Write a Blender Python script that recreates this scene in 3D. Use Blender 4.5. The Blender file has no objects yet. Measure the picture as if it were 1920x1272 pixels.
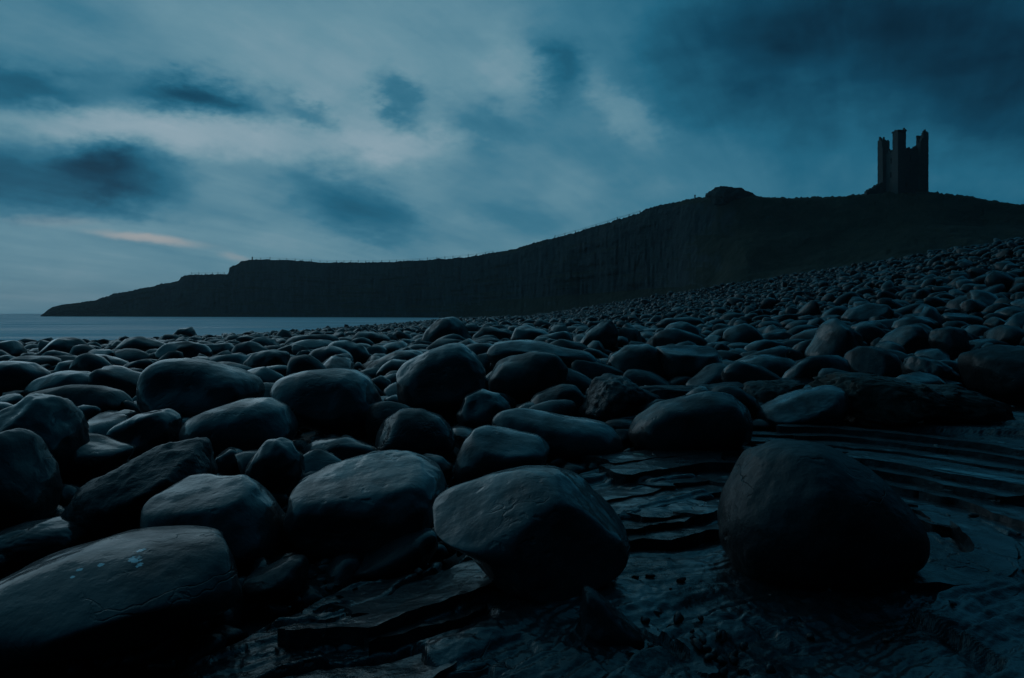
import bpy, math, random
import numpy as np

# ------------------------------------------------------------------ camera, sky, sun
S = bpy.context.scene
C = S.collection
F, HZ, H = 1280.0, 587.0, 1.30          # focal length in photo pixels, horizon row, eye height

cam = bpy.data.cameras.new('camera')
cam.sensor_width = 36.0
cam.lens = 36.0 * F / 1920.0
cam.shift_y = -(636.0 - HZ) / 1920.0
cam.clip_start = 0.05
cam.clip_end = 20000
camo = bpy.data.objects.new('camera', cam)
camo.location = (0, 0, H)
camo.rotation_euler = (math.radians(90), 0, 0)
C.objects.link(camo)
S.camera = camo

S.view_settings.view_transform = 'Standard'
S.view_settings.look = 'None'
S.view_settings.exposure = 0.0
S.view_settings.gamma = 1.0
S.view_settings.use_curve_mapping = False
S.cycles.max_bounces = 4
S.cycles.diffuse_bounces = 2
S.cycles.glossy_bounces = 2
S.cycles.transmission_bounces = 2
S.cycles.volume_bounces = 0
S.cycles.caustics_reflective = False
S.cycles.caustics_refractive = False

SUN_AZ, SUN_EL = math.radians(-36), math.radians(17)   # dawn glow, ahead and to the left
SUN_STRENGTH = 0.09
WORLD_STRENGTH = 1.0


def lin(r, g, b):
    f = lambda c: ((c / 255 + 0.055) / 1.055) ** 2.4 if c > 10 else c / 255 / 12.92
    return (f(r), f(g), f(b), 1.0)


class NT:
    """small helper round a node tree"""
    def __init__(self, tree):
        self.t = tree
        tree.nodes.clear()

    def n(self, kind, **kw):
        nd = self.t.nodes.new(kind)
        for k, v in kw.items():
            setattr(nd, k, v)
        return nd

    def put(self, sock, v):
        if isinstance(v, bpy.types.NodeSocket):
            self.t.links.new(v, sock)
        elif v is not None:
            sock.default_value = v

    def math(self, op, a, b=None, c=None, clamp=False):
        nd = self.n('ShaderNodeMath', operation=op, use_clamp=clamp)
        for s, v in zip(nd.inputs, (a, b, c)):
            self.put(s, v)
        return nd.outputs[0]

    def vec(self, op, a, b=None, scale=None):
        nd = self.n('ShaderNodeVectorMath', operation=op)
        self.put(nd.inputs[0], a)
        self.put(nd.inputs[1], b)
        if scale is not None:
            self.put(nd.inputs['Scale'], scale)
        return nd.outputs['Value'] if op in ('DOT_PRODUCT', 'LENGTH') else nd.outputs[0]

    def noise(self, vec, scale, detail=4.0, rough=0.5, dist=0.0, out='Fac'):
        nd = self.n('ShaderNodeTexNoise')
        self.put(nd.inputs['Vector'], vec)
        nd.inputs['Scale'].default_value = scale
        nd.inputs['Detail'].default_value = detail
        nd.inputs['Roughness'].default_value = rough
        nd.inputs['Distortion'].default_value = dist
        return nd.outputs[out]

    def mapping(self, vec, loc=(0, 0, 0), rot=(0, 0, 0), scale=(1, 1, 1), kind='POINT'):
        nd = self.n('ShaderNodeMapping', vector_type=kind)
        self.put(nd.inputs['Vector'], vec)
        nd.inputs['Location'].default_value = loc
        nd.inputs['Rotation'].default_value = rot
        nd.inputs['Scale'].default_value = scale
        return nd.outputs[0]

    def ramp(self, fac, stops, interp='LINEAR'):
        nd = self.n('ShaderNodeValToRGB')
        el = nd.color_ramp.elements
        nd.color_ramp.interpolation = interp
        while len(el) < len(stops):
            el.new(0.5)
        for e, (p, c) in zip(el, stops):
            e.position = p
            e.color = c if len(c) == 4 else (*c, 1)
        self.put(nd.inputs[0], fac)
        return nd.outputs[0]

    def mix(self, fac, a, b, blend='MIX'):
        nd = self.n('ShaderNodeMix', data_type='RGBA', blend_type=blend)
        self.put(nd.inputs[0], fac)
        self.put(nd.inputs[6], a)
        self.put(nd.inputs[7], b)
        return nd.outputs[2]

    def remap(self, v, a, b, c, d):
        nd = self.n('ShaderNodeMapRange')
        self.put(nd.inputs[0], v)
        for i, x in enumerate((a, b, c, d)):
            nd.inputs[i + 1].default_value = x
        return nd.outputs[0]

    def xyz(self, x, y, z):
        nd = self.n('ShaderNodeCombineXYZ')
        for s, v in zip(nd.inputs, (x, y, z)):
            self.put(s, v)
        return nd.outputs[0]


def build_world():
    w = bpy.data.worlds.new('World')
    S.world = w
    w.use_nodes = True
    t = NT(w.node_tree)
    tc = t.n('ShaderNodeTexCoord')
    d = t.vec('NORMALIZE', tc.outputs['Generated'])
    sep = t.n('ShaderNodeSeparateXYZ')
    t.put(sep.inputs[0], d)
    x, y, z = sep.outputs
    # a cloud sheet overhead, its streaks running away towards the right of the tower
    zz = t.math('ADD', t.math('MAXIMUM', z, 0.0), 0.13)
    sheet = t.xyz(t.math('DIVIDE', x, zz), t.math('DIVIDE', y, zz), 0.0)
    st = t.mapping(sheet, rot=(0, 0, math.radians(27)))
    streak = t.noise(t.mapping(st, scale=(1.0, 0.30, 1.0)), 1.7, 6, 0.62, 0.4)
    puff = t.noise(t.mapping(st, scale=(1.0, 0.62, 1.0), loc=(3.1, 7.7, 0)), 1.3, 4, 0.5, 0.6)
    fine = t.noise(t.mapping(st, scale=(1.0, 0.12, 1.0), loc=(9.3, 1.7, 2.0)), 5.0, 6, 0.62, 0.3)
    lump = t.noise(t.mapping(d, scale=(1.0, 1.0, 2.0)), 5.2, 5, 0.56, 0.25)
    # cloud banks stand at directions (u, v) = tangents of bearing and height, edges dragged by the wind
    yy = t.math('MAXIMUM', y, 0.12)
    wob = t.vec('SCALE', t.vec('SUBTRACT', t.noise(t.mapping(d, rot=(0, math.radians(12), 0), scale=(0.8, 1.0, 1.7)), 8.0, 6, 0.66, out='Color'), (0.5, 0.5, 0.5)), None, 0.18)
    uv = t.xyz(t.math('DIVIDE', x, yy), t.math('DIVIDE', z, yy), 0.0)
    uv0 = t.vec('ADD', uv, t.vec('MULTIPLY', wob, (0.40, 0.16, 0.0)))
    uv = t.vec('ADD', uv, t.vec('MULTIPLY', wob, (1.0, 0.60, 0.0)))

    def bank(px, py, rx, ry, rot, base=None):
        m = t.mapping(base or uv, loc=((px - 960) / F, (HZ - py) / F, 0), rot=(0, 0, math.radians(-rot)),
                      scale=(rx / F, ry / F, 1), kind='TEXTURE')
        r = t.vec('LENGTH', m)
        return t.math('EXPONENT', t.math('MULTIPLY', t.math('POWER', r, 2.8), -0.75))

    glow = t.vec('DOT_PRODUCT', d, (-0.60, 0.78, 0.16))
    tone = t.math('MULTIPLY_ADD', glow, 0.46, 0.22)
    banks = [  # px, py, rx, ry, tilt, amount
        (375, 178, 105, 34, 10, -0.42), (60, 160, 150, 38, 4, -0.30), (40, 330, 200, 58, 2, -0.36), (245, 325, 110, 52, 12, -0.24), (200, 285, 70, 26, 0, -0.12),
        (565, 210, 42, 18, 25, -0.20), (680, 390, 115, 48, 18, -0.28), (735, 185, 48, 32, 45, -0.28),
        (1050, 130, 60, 62, 40, -0.30), (905, 235, 90, 36, 20, -0.14), (1700, 70, 430, 150, 8, -0.24), (0, 0, 260, 110, 0, -0.07),
        (1350, 150, 180, 100, 30, -0.13), (960, 410, 90, 30, 14, -0.10), (200, 555, 420, 50, 0, 0.06),
        (450, 258, 320, 40, 3, 0.22), (620, 110, 330, 120, 8, 0.14), (150, 222, 160, 28, 5, 0.11),
        (1190, 225, 75, 36, 42, 0.20), (960, 130, 70, 60, 40, 0.14), (720, 250, 140, 40, 20, 0.14),
        (960, 450, 460, 90, -4, 0.10), (250, 420, 240, 22, 4, 0.07), (1880, 340, 220, 60, 5, 0.05),
    ]
    for px, py, rx, ry, rot, a in banks:
        tone = t.math('MULTIPLY_ADD', bank(px, py, rx, ry, rot), a, tone)
    tone = t.math('MULTIPLY_ADD', t.math('SUBTRACT', streak, 0.5), 0.22, tone)
    tone = t.math('MULTIPLY_ADD', t.math('SUBTRACT', puff, 0.5), 0.16, tone)
    tone = t.math('MULTIPLY_ADD', t.math('SUBTRACT', fine, 0.5), 0.15, tone)
    tone = t.math('MULTIPLY_ADD', t.math('SUBTRACT', lump, 0.5), 0.30, tone)
    col = t.ramp(tone, [(0.0, lin(3, 20, 32)), (0.12, lin(9, 42, 62)), (0.24, lin(16, 67, 92)), (0.40, lin(34, 99, 126)),
                        (0.56, lin(62, 119, 143)), (0.74, lin(102, 144, 161)), (1.0, lin(150, 172, 184))])
    warm = t.math('ADD', t.math('MULTIPLY', bank(275, 447, 85, 8, 7, uv0), 1.0),
                  t.math('ADD', t.math('MULTIPLY', bank(432, 482, 26, 6, 12, uv0), 0.45),
                         t.math('MULTIPLY', bank(110, 412, 80, 10, 2, uv0), 0.22)))
    col = t.mix(t.math('MULTIPLY', warm, 0.60, clamp=True), col, lin(184, 176, 172))
    sky = t.n('ShaderNodeTexSky', sky_type='NISHITA', sun_disc=False)
    sky.sun_elevation = math.radians(1.0)
    sky.sun_rotation = SUN_AZ
    sky.altitude = 0
    clear = t.vec('SCALE', sky.outputs[0], None, 0.05)
    col = t.mix(0.015, col, clear)
    bg = t.n('ShaderNodeBackground')
    t.put(bg.inputs['Color'], col)
    bg.inputs['Strength'].default_value = WORLD_STRENGTH
    out = t.n('ShaderNodeOutputWorld')
    t.put(out.inputs['Surface'], bg.outputs[0])


build_world()

sun = bpy.data.lights.new('dawn_sun', 'SUN')
sun.energy = SUN_STRENGTH
sun.angle = math.radians(35)
sun.color = (0.70, 0.88, 1.0)
suno = bpy.data.objects.new('dawn_sun', sun)
suno.rotation_euler = (math.radians(90) - SUN_EL, 0, math.radians(180) - SUN_AZ)
C.objects.link(suno)
# point the lamp: light travels from (sin az, cos az, tan el) to the origin
from mathutils import Vector
suno.rotation_euler = Vector((math.sin(SUN_AZ) * math.cos(SUN_EL), math.cos(SUN_AZ) * math.cos(SUN_EL),
                              math.sin(SUN_EL))).to_track_quat('Z', 'Y').to_euler()

# ------------------------------------------------------------------ numpy noise
_P = np.random.RandomState(7).permutation(4096)
_V = np.random.RandomState(8).rand(4096) * 2 - 1


def _h(i, j, k):
    return _V[_P[(_P[(_P[i & 4095] + j) & 4095] + k) & 4095]]


def vnoise(p):
    p = np.asarray(p, float)
    i = np.floor(p).astype(int)
    f = p - i
    f = f * f * f * (f * (f * 6 - 15) + 10)
    r = 0
    for a in (0, 1):
        wx = f[..., 0] if a else 1 - f[..., 0]
        for b in (0, 1):
            wy = f[..., 1] if b else 1 - f[..., 1]
            for c in (0, 1):
                wz = f[..., 2] if c else 1 - f[..., 2]
                r = r + wx * wy * wz * _h(i[..., 0] + a, i[..., 1] + b, i[..., 2] + c)
    return r


def fbm(p, octaves=4, gain=0.5):
    p = np.asarray(p, float)
    r, a = 0, 1.0
    for o in range(octaves):
        r = r + a * vnoise(p * 2 ** o + 17.3 * o)
        a *= gain
    return r


# ------------------------------------------------------------------ the lie of the land
SEA = -1.15
SHORE = np.array([(-400, 60), (-200, 36), (-70, 36), (-45, 39), (-33, 45), (-27, 58), (-25, 80), (-22, 150), (-20, 230), (-4, 300), (10, 330)], float)


def seg_dist(x, y, pl):
    best = np.full(np.shape(x), 1e9)
    for (ax, ay), (bx, by) in zip(pl[:-1], pl[1:]):
        dx, dy = bx - ax, by - ay
        t = np.clip(((x - ax) * dx + (y - ay) * dy) / (dx * dx + dy * dy), 0, 1)
        best = np.minimum(best, np.hypot(x - ax - t * dx, y - ay - t * dy))
    return best


def shore_d(x, y):
    x, y = np.asarray(x, float), np.asarray(y, float)
    o = np.argsort(SHORE[:, 1])
    left = np.interp(y, [-500, 35.9, 36, 39, 45, 58, 80, 150, 230, 300, 330, 900], [-900, -200, -70, -45, -33, -27, -25, -22, -20, -4, 10, 60])
    return np.where(x > left, 1, -1) * seg_dist(x, y, SHORE)


RY = [-200, 60, 90, 120, 180, 240, 400]
RX = [46, 46, 42, 35.6, 20, 14, 20]
RZ = [7.4, 7.9, 6.8, 5.7, 2.6, 1.2, 1.0]
TY = [-200, 3, 6, 10, 20, 60, 120, 180, 260, 400]
TX = [14, 10, 7.5, 5.5, 5, 6, 7, 5, 2, 2]


def ground(x, y):
    x, y = np.asarray(x, float), np.asarray(y, float)
    d = shore_d(x, y)
    z = np.where(d > 0, SEA * np.exp(-np.maximum(d, 0) / 17.0), np.maximum(SEA + 0.07 * d, -5))
    xr, zr, xt = np.interp(y, RY, RX), np.interp(y, RY, RZ), np.interp(y, TY, TX)
    t = np.clip((x - xt) / (xr - xt), 0, 1)
    z = z + zr * t ** 1.3 + np.maximum(x - xr, 0) * 0.015
    return z


def ray_ground(px, py):
    """distance at which the sight line through a photo pixel meets the land"""
    u, v = (px - 960) / F, (HZ - py) / F
    Y = np.geomspace(1.0, 400, 1500)
    below = (H + v * Y) <= ground(u * Y, Y)
    return float(Y[np.argmax(below)]) if below.any() else 200.0


def at(px, py, Y):
    return ((px - 960) / F * Y, Y, H + (HZ - py) / F * Y)


# ------------------------------------------------------------------ object helpers
def mesh_obj(name, verts, faces, mat, parent=None, smooth=True, loc=(0, 0, 0)):
    me = bpy.data.meshes.new(name)
    if isinstance(faces, np.ndarray):
        nv, nf, k = len(verts), len(faces), faces.shape[1]
        me.vertices.add(nv)
        me.vertices.foreach_set('co', np.asarray(verts, np.float32).ravel())
        me.loops.add(nf * k)
        me.loops.foreach_set('vertex_index', faces.astype(np.int32).ravel())
        me.polygons.add(nf)
        me.polygons.foreach_set('loop_start', np.arange(nf, dtype=np.int32) * k)
        me.update(calc_edges=True)
        me.validate()
    else:
        me.from_pydata([tuple(v) for v in verts], [], faces)
        me.update()
    me.polygons.foreach_set('use_smooth', np.full(len(me.polygons), smooth))
    me.materials.append(mat)
    o = bpy.data.objects.new(name, me)
    o.location = loc
    o.parent = parent
    C.objects.link(o)
    return o


def tag(o, label=None, cat=None, group=None, kind=None):
    if label: o['label'] = label
    if cat: o['category'] = cat
    if group: o['group'] = group
    if kind: o['kind'] = kind
    return o


def empty(name, loc):
    o = bpy.data.objects.new(name, None)
    o.location = loc
    o.empty_display_size = 0.2
    C.objects.link(o)
    return o


def grid_faces(nr, nc):
    i = np.arange(nr - 1)[:, None] * nc + np.arange(nc - 1)[None, :]
    return np.stack([i, i + 1, i + nc + 1, i + nc], -1).reshape(-1, 4)


_ico = {}


def ico(sub):
    if sub not in _ico:
        import bmesh
        bm = bmesh.new()
        bmesh.ops.create_icosphere(bm, subdivisions=sub, radius=1.0)
        bm.verts.ensure_lookup_table()
        v = np.array([tuple(q.co) for q in bm.verts])
        f = np.array([[q.index for q in p.verts] for p in bm.faces])
        bm.free()
        _ico[sub] = (v / np.linalg.norm(v, axis=1)[:, None], f)
    return _ico[sub]


# ------------------------------------------------------------------ materials
def material(name):
    m = bpy.data.materials.new(name)
    m.use_nodes = True
    t = NT(m.node_tree)
    b = t.n('ShaderNodeBsdfPrincipled')
    o = t.n('ShaderNodeOutputMaterial')
    t.put(o.inputs['Surface'], b.outputs[0])
    return m, t, b, o


def rock_mat(name, c0, c1, rough=(0.30, 0.55), bump=1.0, scale=1.0, vein=True, object_vary=True, spots=None, spec=0.28, pits=True, wet=0.0):
    m, t, b, _ = material(name)
    tc = t.n('ShaderNodeTexCoord')
    P = tc.outputs['Object']
    if object_vary:
        oi = t.n('ShaderNodeObjectInfo')
        rnd = oi.outputs['Random']
        P2 = t.vec('ADD', P, t.xyz(t.math('MULTIPLY', rnd, 31.0), t.math('MULTIPLY', rnd, 17.0), 0.0))
    else:
        rnd, P2 = 0.5, P
    nb = t.n('ShaderNodeTexNoise')
    t.put(nb.inputs['Vector'], P2)
    nb.inputs['Scale'].default_value, nb.inputs['Detail'].default_value = 1.9 * scale, 3.0
    big, bigc = nb.outputs['Fac'], nb.outputs['Color']
    nm = t.n('ShaderNodeTexNoise')
    t.put(nm.inputs['Vector'], P2)
    nm.inputs['Scale'].default_value, nm.inputs['Detail'].default_value = 8.0 * scale, 4.0
    mid, midc = nm.outputs['Fac'], nm.outputs['Color']
    fine = t.noise(P2, 55.0 * scale, 4, 0.65)
    fac = t.math('ADD', t.math('MULTIPLY', big, 0.45), t.math('ADD', t.math('MULTIPLY', mid, 0.30), t.math('MULTIPLY', fine, 0.25)))
    if object_vary:
        fac = t.math('ADD', fac, t.math('MULTIPLY_ADD', rnd, 0.24, -0.12))
    col = t.ramp(fac, [(0.30, c0), (0.70, c1)])
    col = t.mix(t.remap(fine, 0.60, 0.72, 0.0, 0.45), col, tuple(min(1, 2.6 * q) for q in c1[:3]) + (1,))
    h = t.math('ADD', t.math('MULTIPLY', mid, 0.020), t.math('MULTIPLY', fine, 0.0022))
    bs = t.n('ShaderNodeSeparateColor')
    t.put(bs.inputs[0], bigc)
    if pits:   # chipped pits
        vor = t.n('ShaderNodeTexVoronoi')
        t.put(vor.inputs['Vector'], t.vec('ADD', t.mapping(P2, scale=(0.7, 0.7, 1.5)), t.vec('SCALE', midc, None, 0.22)))
        vor.inputs['Scale'].default_value = 11.0 * scale
        pit = t.remap(vor.outputs['Distance'], 0.05, 0.30, 1.0, 0.0)
        pit = t.math('MULTIPLY', pit, t.remap(bs.outputs[1], 0.50, 0.62, 0.0, 1.0))
        h = t.math('SUBTRACT', h, t.math('MULTIPLY', pit, 0.010))
    if vein:   # long hairline cracks along the bedding
        cr = t.n('ShaderNodeTexVoronoi', feature='DISTANCE_TO_EDGE')
        t.put(cr.inputs['Vector'], t.vec('ADD', t.mapping(P2, rot=(0.4, 0.3, 0.2), scale=(0.40, 0.55, 2.8)),
                                         t.vec('ADD', t.vec('SCALE', bigc, None, 0.9), t.vec('SCALE', midc, None, 0.16))))
        cr.inputs['Scale'].default_value = 1.3 * scale
        ck = t.remap(cr.outputs['Distance'], 0.0, 0.011, 1.0, 0.0)
        ck = t.math('MULTIPLY', ck, t.remap(bs.outputs[2], 0.54, 0.62, 0.0, 1.0))
        h = t.math('SUBTRACT', h, t.math('MULTIPLY', ck, 0.006))
        col = t.mix(t.math('MULTIPLY', ck, 0.5), col, (0.006, 0.007, 0.008, 1))
    r = t.math('ADD', t.remap(big, 0.3, 0.7, rough[0], rough[1]), t.math('MULTIPLY_ADD', fine, 0.24, -0.12), clamp=True)
    if spots:
        for (sx, sy, sz, rad) in spots:
            dd = t.vec('LENGTH', t.vec('MULTIPLY', t.vec('SUBTRACT', P, (sx, sy, sz)), (1.0, 1.0, 1.6)))
            dd = t.math('ADD', dd, t.math('MULTIPLY_ADD', t.noise(P, 34, 4, 0.75), rad * 4.4, -rad * 2.2))
            k = t.remap(dd, rad * 0.55, rad * 0.75, 1.0, 0.0)
            col = t.mix(k, col, (0.78, 0.80, 0.80, 1))
    b.inputs['Base Color'].default_value = c0
    t.put(b.inputs['Base Color'], col)
    t.put(b.inputs['Roughness'], r)
    b.inputs['Specular IOR Level'].default_value = spec
    if wet:    # a patchy film of sea water
        film = t.math('ADD', t.remap(bs.outputs[0], 0.38, 0.58, 0.15, 1.0), t.math('MULTIPLY_ADD', mid, 0.8, -0.4), clamp=True)
        if object_vary:
            film = t.math('MULTIPLY', film, t.remap(rnd, 0.0, 1.0, 0.45, 1.2), clamp=True)
        t.put(b.inputs['Coat Weight'], t.math('MULTIPLY', film, wet))
        b.inputs['Coat Roughness'].default_value = 0.07
        b.inputs['Coat IOR'].default_value = 1.5
    bp = t.n('ShaderNodeBump')
    bp.inputs['Strength'].default_value = 1.0
    bp.inputs['Distance'].default_value = bump
    t.put(bp.inputs['Height'], h)
    t.put(b.inputs['Normal'], bp.outputs[0])
    if wet:    # the film smooths the stone a little
        bc = t.n('ShaderNodeBump')
        bc.inputs['Strength'].default_value = 0.32
        bc.inputs['Distance'].default_value = bump
        t.put(bc.inputs['Height'], h)
        t.put(b.inputs['Coat Normal'], bc.outputs[0])
    return m


M = {}
M['boulder'] = rock_mat('wet_basalt', (0.007, 0.0085, 0.0095, 1), (0.024, 0.028, 0.030, 1), rough=(0.50, 0.75), spec=0.15, wet=1.0)
M['glossy'] = rock_mat('streaming_wet_basalt', (0.009, 0.011, 0.012, 1), (0.030, 0.035, 0.038, 1), rough=(0.40, 0.65), spec=0.3, wet=1.0, object_vary=False)
M['matte'] = rock_mat('damp_basalt', (0.007, 0.0085, 0.0095, 1), (0.022, 0.025, 0.027, 1), rough=(0.40, 0.6), wet=0.1)
M['rough_boulder'] = rock_mat('rough_basalt', (0.007, 0.008, 0.009, 1), (0.024, 0.026, 0.028, 1), rough=(0.32, 0.6), bump=2.2)
M['far_boulder'] = rock_mat('distant_basalt', (0.006, 0.007, 0.008, 1), (0.024, 0.027, 0.029, 1), rough=(0.26, 0.5), vein=False, pits=False, object_vary=False, spec=0.2, wet=0.35)
M['pale_stone'] = rock_mat('pale_quartz', (0.16, 0.14, 0.10, 1), (0.30, 0.27, 0.20, 1), rough=(0.35, 0.5), vein=False)
M['brown_slab'] = rock_mat('rusty_shale', (0.026, 0.024, 0.022, 1), (0.085, 0.070, 0.055, 1), rough=(0.4, 0.65), bump=1.8)
M['shelf'] = rock_mat('wet_shale', (0.008, 0.009, 0.010, 1), (0.030, 0.034, 0.037, 1), rough=(0.22, 0.48), bump=1.5, object_vary=False, wet=0.8)
M['shingle'] = rock_mat('dark_shingle', (0.012, 0.013, 0.014, 1), (0.035, 0.038, 0.040, 1), rough=(0.5, 0.8), bump=2.0, object_vary=False, vein=False, pits=False)
M['masonry'] = rock_mat('old_masonry', (0.035, 0.034, 0.032, 1), (0.085, 0.080, 0.074, 1), rough=(0.7, 0.9), bump=3.0, scale=0.4, object_vary=False, vein=False, pits=False, spec=0.3)


def hill_material():
    m, t, b, _ = material('turf_and_crag')
    tc = t.n('ShaderNodeTexCoord')
    P = tc.outputs['Object']
    ge = t.n('ShaderNodeNewGeometry')
    sep = t.n('ShaderNodeSeparateXYZ')
    t.put(sep.inputs[0], ge.outputs['True Normal'])
    n1 = t.noise(P, 0.035, 6, 0.6)
    n2 = t.noise(P, 0.25, 5, 0.65)
    n3 = t.noise(t.mapping(P, scale=(1, 1, 0.12)), 0.45, 5, 0.65)
    steep = t.math('ADD', t.math('ABSOLUTE', sep.outputs[2]), t.math('MULTIPLY_ADD', n2, 0.5, -0.25))
    turf = t.ramp(t.math('MULTIPLY_ADD', n2, 0.5, t.math('MULTIPLY', n1, 0.5)),
                  [(0.38, (0.022, 0.023, 0.012, 1)), (0.5, (0.040, 0.036, 0.020, 1)), (0.62, (0.070, 0.050, 0.032, 1))])
    rock = t.ramp(n3, [(0.3, (0.025, 0.028, 0.029, 1)), (0.7, (0.080, 0.084, 0.082, 1))])
    tf = t.remap(steep, 0.36, 0.55, 0.0, 1.0)
    col = t.mix(tf, rock, turf)
    t.put(b.inputs['Base Color'], col)
    b.inputs['Roughness'].default_value = 0.9
    b.inputs['Specular IOR Level'].default_value = 0.2
    bp = t.n('ShaderNodeBump')
    bp.inputs['Distance'].default_value = 2.0
    t.put(bp.inputs['Height'], t.math('ADD', t.math('MULTIPLY', n2, 0.8), t.math('MULTIPLY', n3, t.math('MULTIPLY_ADD', tf, -0.4, 0.4))))
    t.put(b.inputs['Normal'], bp.outputs[0])
    return m


def sea_material():
    m, t, b, o = material('slack_sea')
    tc = t.n('ShaderNodeTexCoord')
    P = tc.outputs['Object']
    sw = t.noise(t.mapping(P, scale=(0.5, 1.6, 1.0)), 0.05, 4, 0.55)
    ch = t.noise(t.mapping(P, scale=(0.6, 1.3, 1.0)), 0.6, 3, 0.5)
    b.inputs['Base Color'].default_value = (0.010, 0.030, 0.042, 1)
    b.inputs['Roughness'].default_value = 0.25
    b.inputs['IOR'].default_value = 1.33
    bp = t.n('ShaderNodeBump')
    bp.inputs['Strength'].default_value = 0.12
    bp.inputs['Distance'].default_value = 0.25
    t.put(bp.inputs['Height'], t.math('ADD', t.math('MULTIPLY', sw, 1.5), t.math('MULTIPLY', ch, 0.12)))
    t.put(b.inputs['Normal'], bp.outputs[0])
    foam = t.n('ShaderNodeBsdfDiffuse')
    foam.inputs['Color'].default_value = (0.88, 0.91, 0.92, 1)
    # milky surf: most of it in long bands near the shore and under the cliff
    ff = t.noise(t.mapping(P, scale=(0.35, 1.5, 1.0)), 0.045, 6, 0.6, 0.4)
    f = t.remap(ff, 0.36, 0.62, 0.55, 1.0)
    ms = t.n('ShaderNodeMixShader')
    t.put(ms.inputs[0], f)
    t.put(ms.inputs[1], b.outputs[0])
    t.put(ms.inputs[2], foam.outputs[0])
    t.put(o.inputs['Surface'], ms.outputs[0])
    return m


def pool_material():
    m, t, b, _ = material('still_pool')
    tc = t.n('ShaderNodeTexCoord')
    b.inputs['Base Color'].default_value = (0.008, 0.011, 0.013, 1)
    b.inputs['Roughness'].default_value = 0.04
    b.inputs['IOR'].default_value = 1.33
    bp = t.n('ShaderNodeBump')
    bp.inputs['Strength'].default_value = 0.15
    bp.inputs['Distance'].default_value = 0.02
    t.put(bp.inputs['Height'], t.noise(tc.outputs['Object'], 9.0, 2, 0.5))
    t.put(b.inputs['Normal'], bp.outputs[0])
    return m


M['hill'], M['sea'], M['pool'] = hill_material(), sea_material(), pool_material()
m_, t_, b_, _o = material('weathered_wood')
t_.put(b_.inputs['Base Color'], t_.ramp(t_.noise(t_.n('ShaderNodeTexCoord').outputs['Object'], 3.0, 4), [(0.3, (0.03, 0.026, 0.022, 1)), (0.7, (0.07, 0.06, 0.05, 1))]))
b_.inputs['Roughness'].default_value = 0.9
M['wood'] = m_

# ------------------------------------------------------------------ ground and sea
gx = np.concatenate([-np.geomspace(420, 0.4, 130), [0], np.geomspace(0.4, 420, 130)])
gy = np.concatenate([[-300, -120, -50, -20, -8, -3, 0], np.geomspace(0.6, 420, 190)])
X, Y = np.meshgrid(gx, gy)
Z = ground(X, Y) + 0.05 * fbm(np.stack([X * 0.7, Y * 0.7, 0 * X], -1), 3) * np.clip((Y - 2) / 8, 0, 1) - 0.05
beach = tag(mesh_obj('beach', np.stack([X, Y, Z], -1).reshape(-1, 3), grid_faces(len(gy), len(gx)), M['shingle']), kind='structure')

sx = np.concatenate([-np.geomspace(1900, 20, 30), np.geomspace(20, 1500, 24)])
sy = np.geomspace(20, 1900, 40)
X, Y = np.meshgrid(sx, sy)
tag(mesh_obj('sea', np.stack([X, Y, 0 * X + SEA], -1).reshape(-1, 3), grid_faces(len(sy), len(sx)), M['sea']), kind='structure')

# ------------------------------------------------------------------ headland and castle hill
SKY = np.array([(76, 591.5), (82, 588), (90, 581), (98, 576), (118, 571), (135, 569), (160, 566), (180, 563), (192, 558), (205, 555),
       (212, 551), (240, 547), (262, 541), (290, 537), (300, 533), (320, 530), (335, 526), (340, 520), (350, 516), (375, 515), (425, 514.5),
       (428.5, 512), (430, 503), (436, 499), (446, 495), (452, 490), (470, 487), (500, 486.5), (540, 488), (560, 489.5), (610, 492.5), (700, 492.5),
       (760, 490), (800, 488), (850, 484), (900, 479), (950, 469), (975, 464), (1000, 457), (1025, 450), (1050, 443.5), (1075, 437),
       (1100, 430), (1150, 414), (1195, 401), (1215, 392), (1240, 384), (1270, 378), (1300, 371.5), (1330, 369), (1400, 366), (1440, 370), (1500, 371.5),
       (1560, 369), (1600, 366.5), (1630, 363), (1660, 361), (1740, 360), (1800, 365), (1850, 374), (1920, 384), (2000, 395), (2150, 420), (2400, 470)], float)
_hp = np.arange(-400, 2900, 5.0)
_hy = np.interp(_hp, [76, 430, 600, 800, 1000, 1200, 1340, 1700, 1920, 2400], [480, 430, 400, 360, 310, 255, 225, 205, 190, 165])
_hy = np.convolve(np.pad(_hy, 30, mode='edge'), np.hanning(63)[1:-1] / np.hanning(63)[1:-1].sum(), mode='valid')
HY = lambda p: np.interp(p, _hp, _hy)


def skyline(p):
    return np.interp(p, SKY[:, 0], SKY[:, 1])


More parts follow.
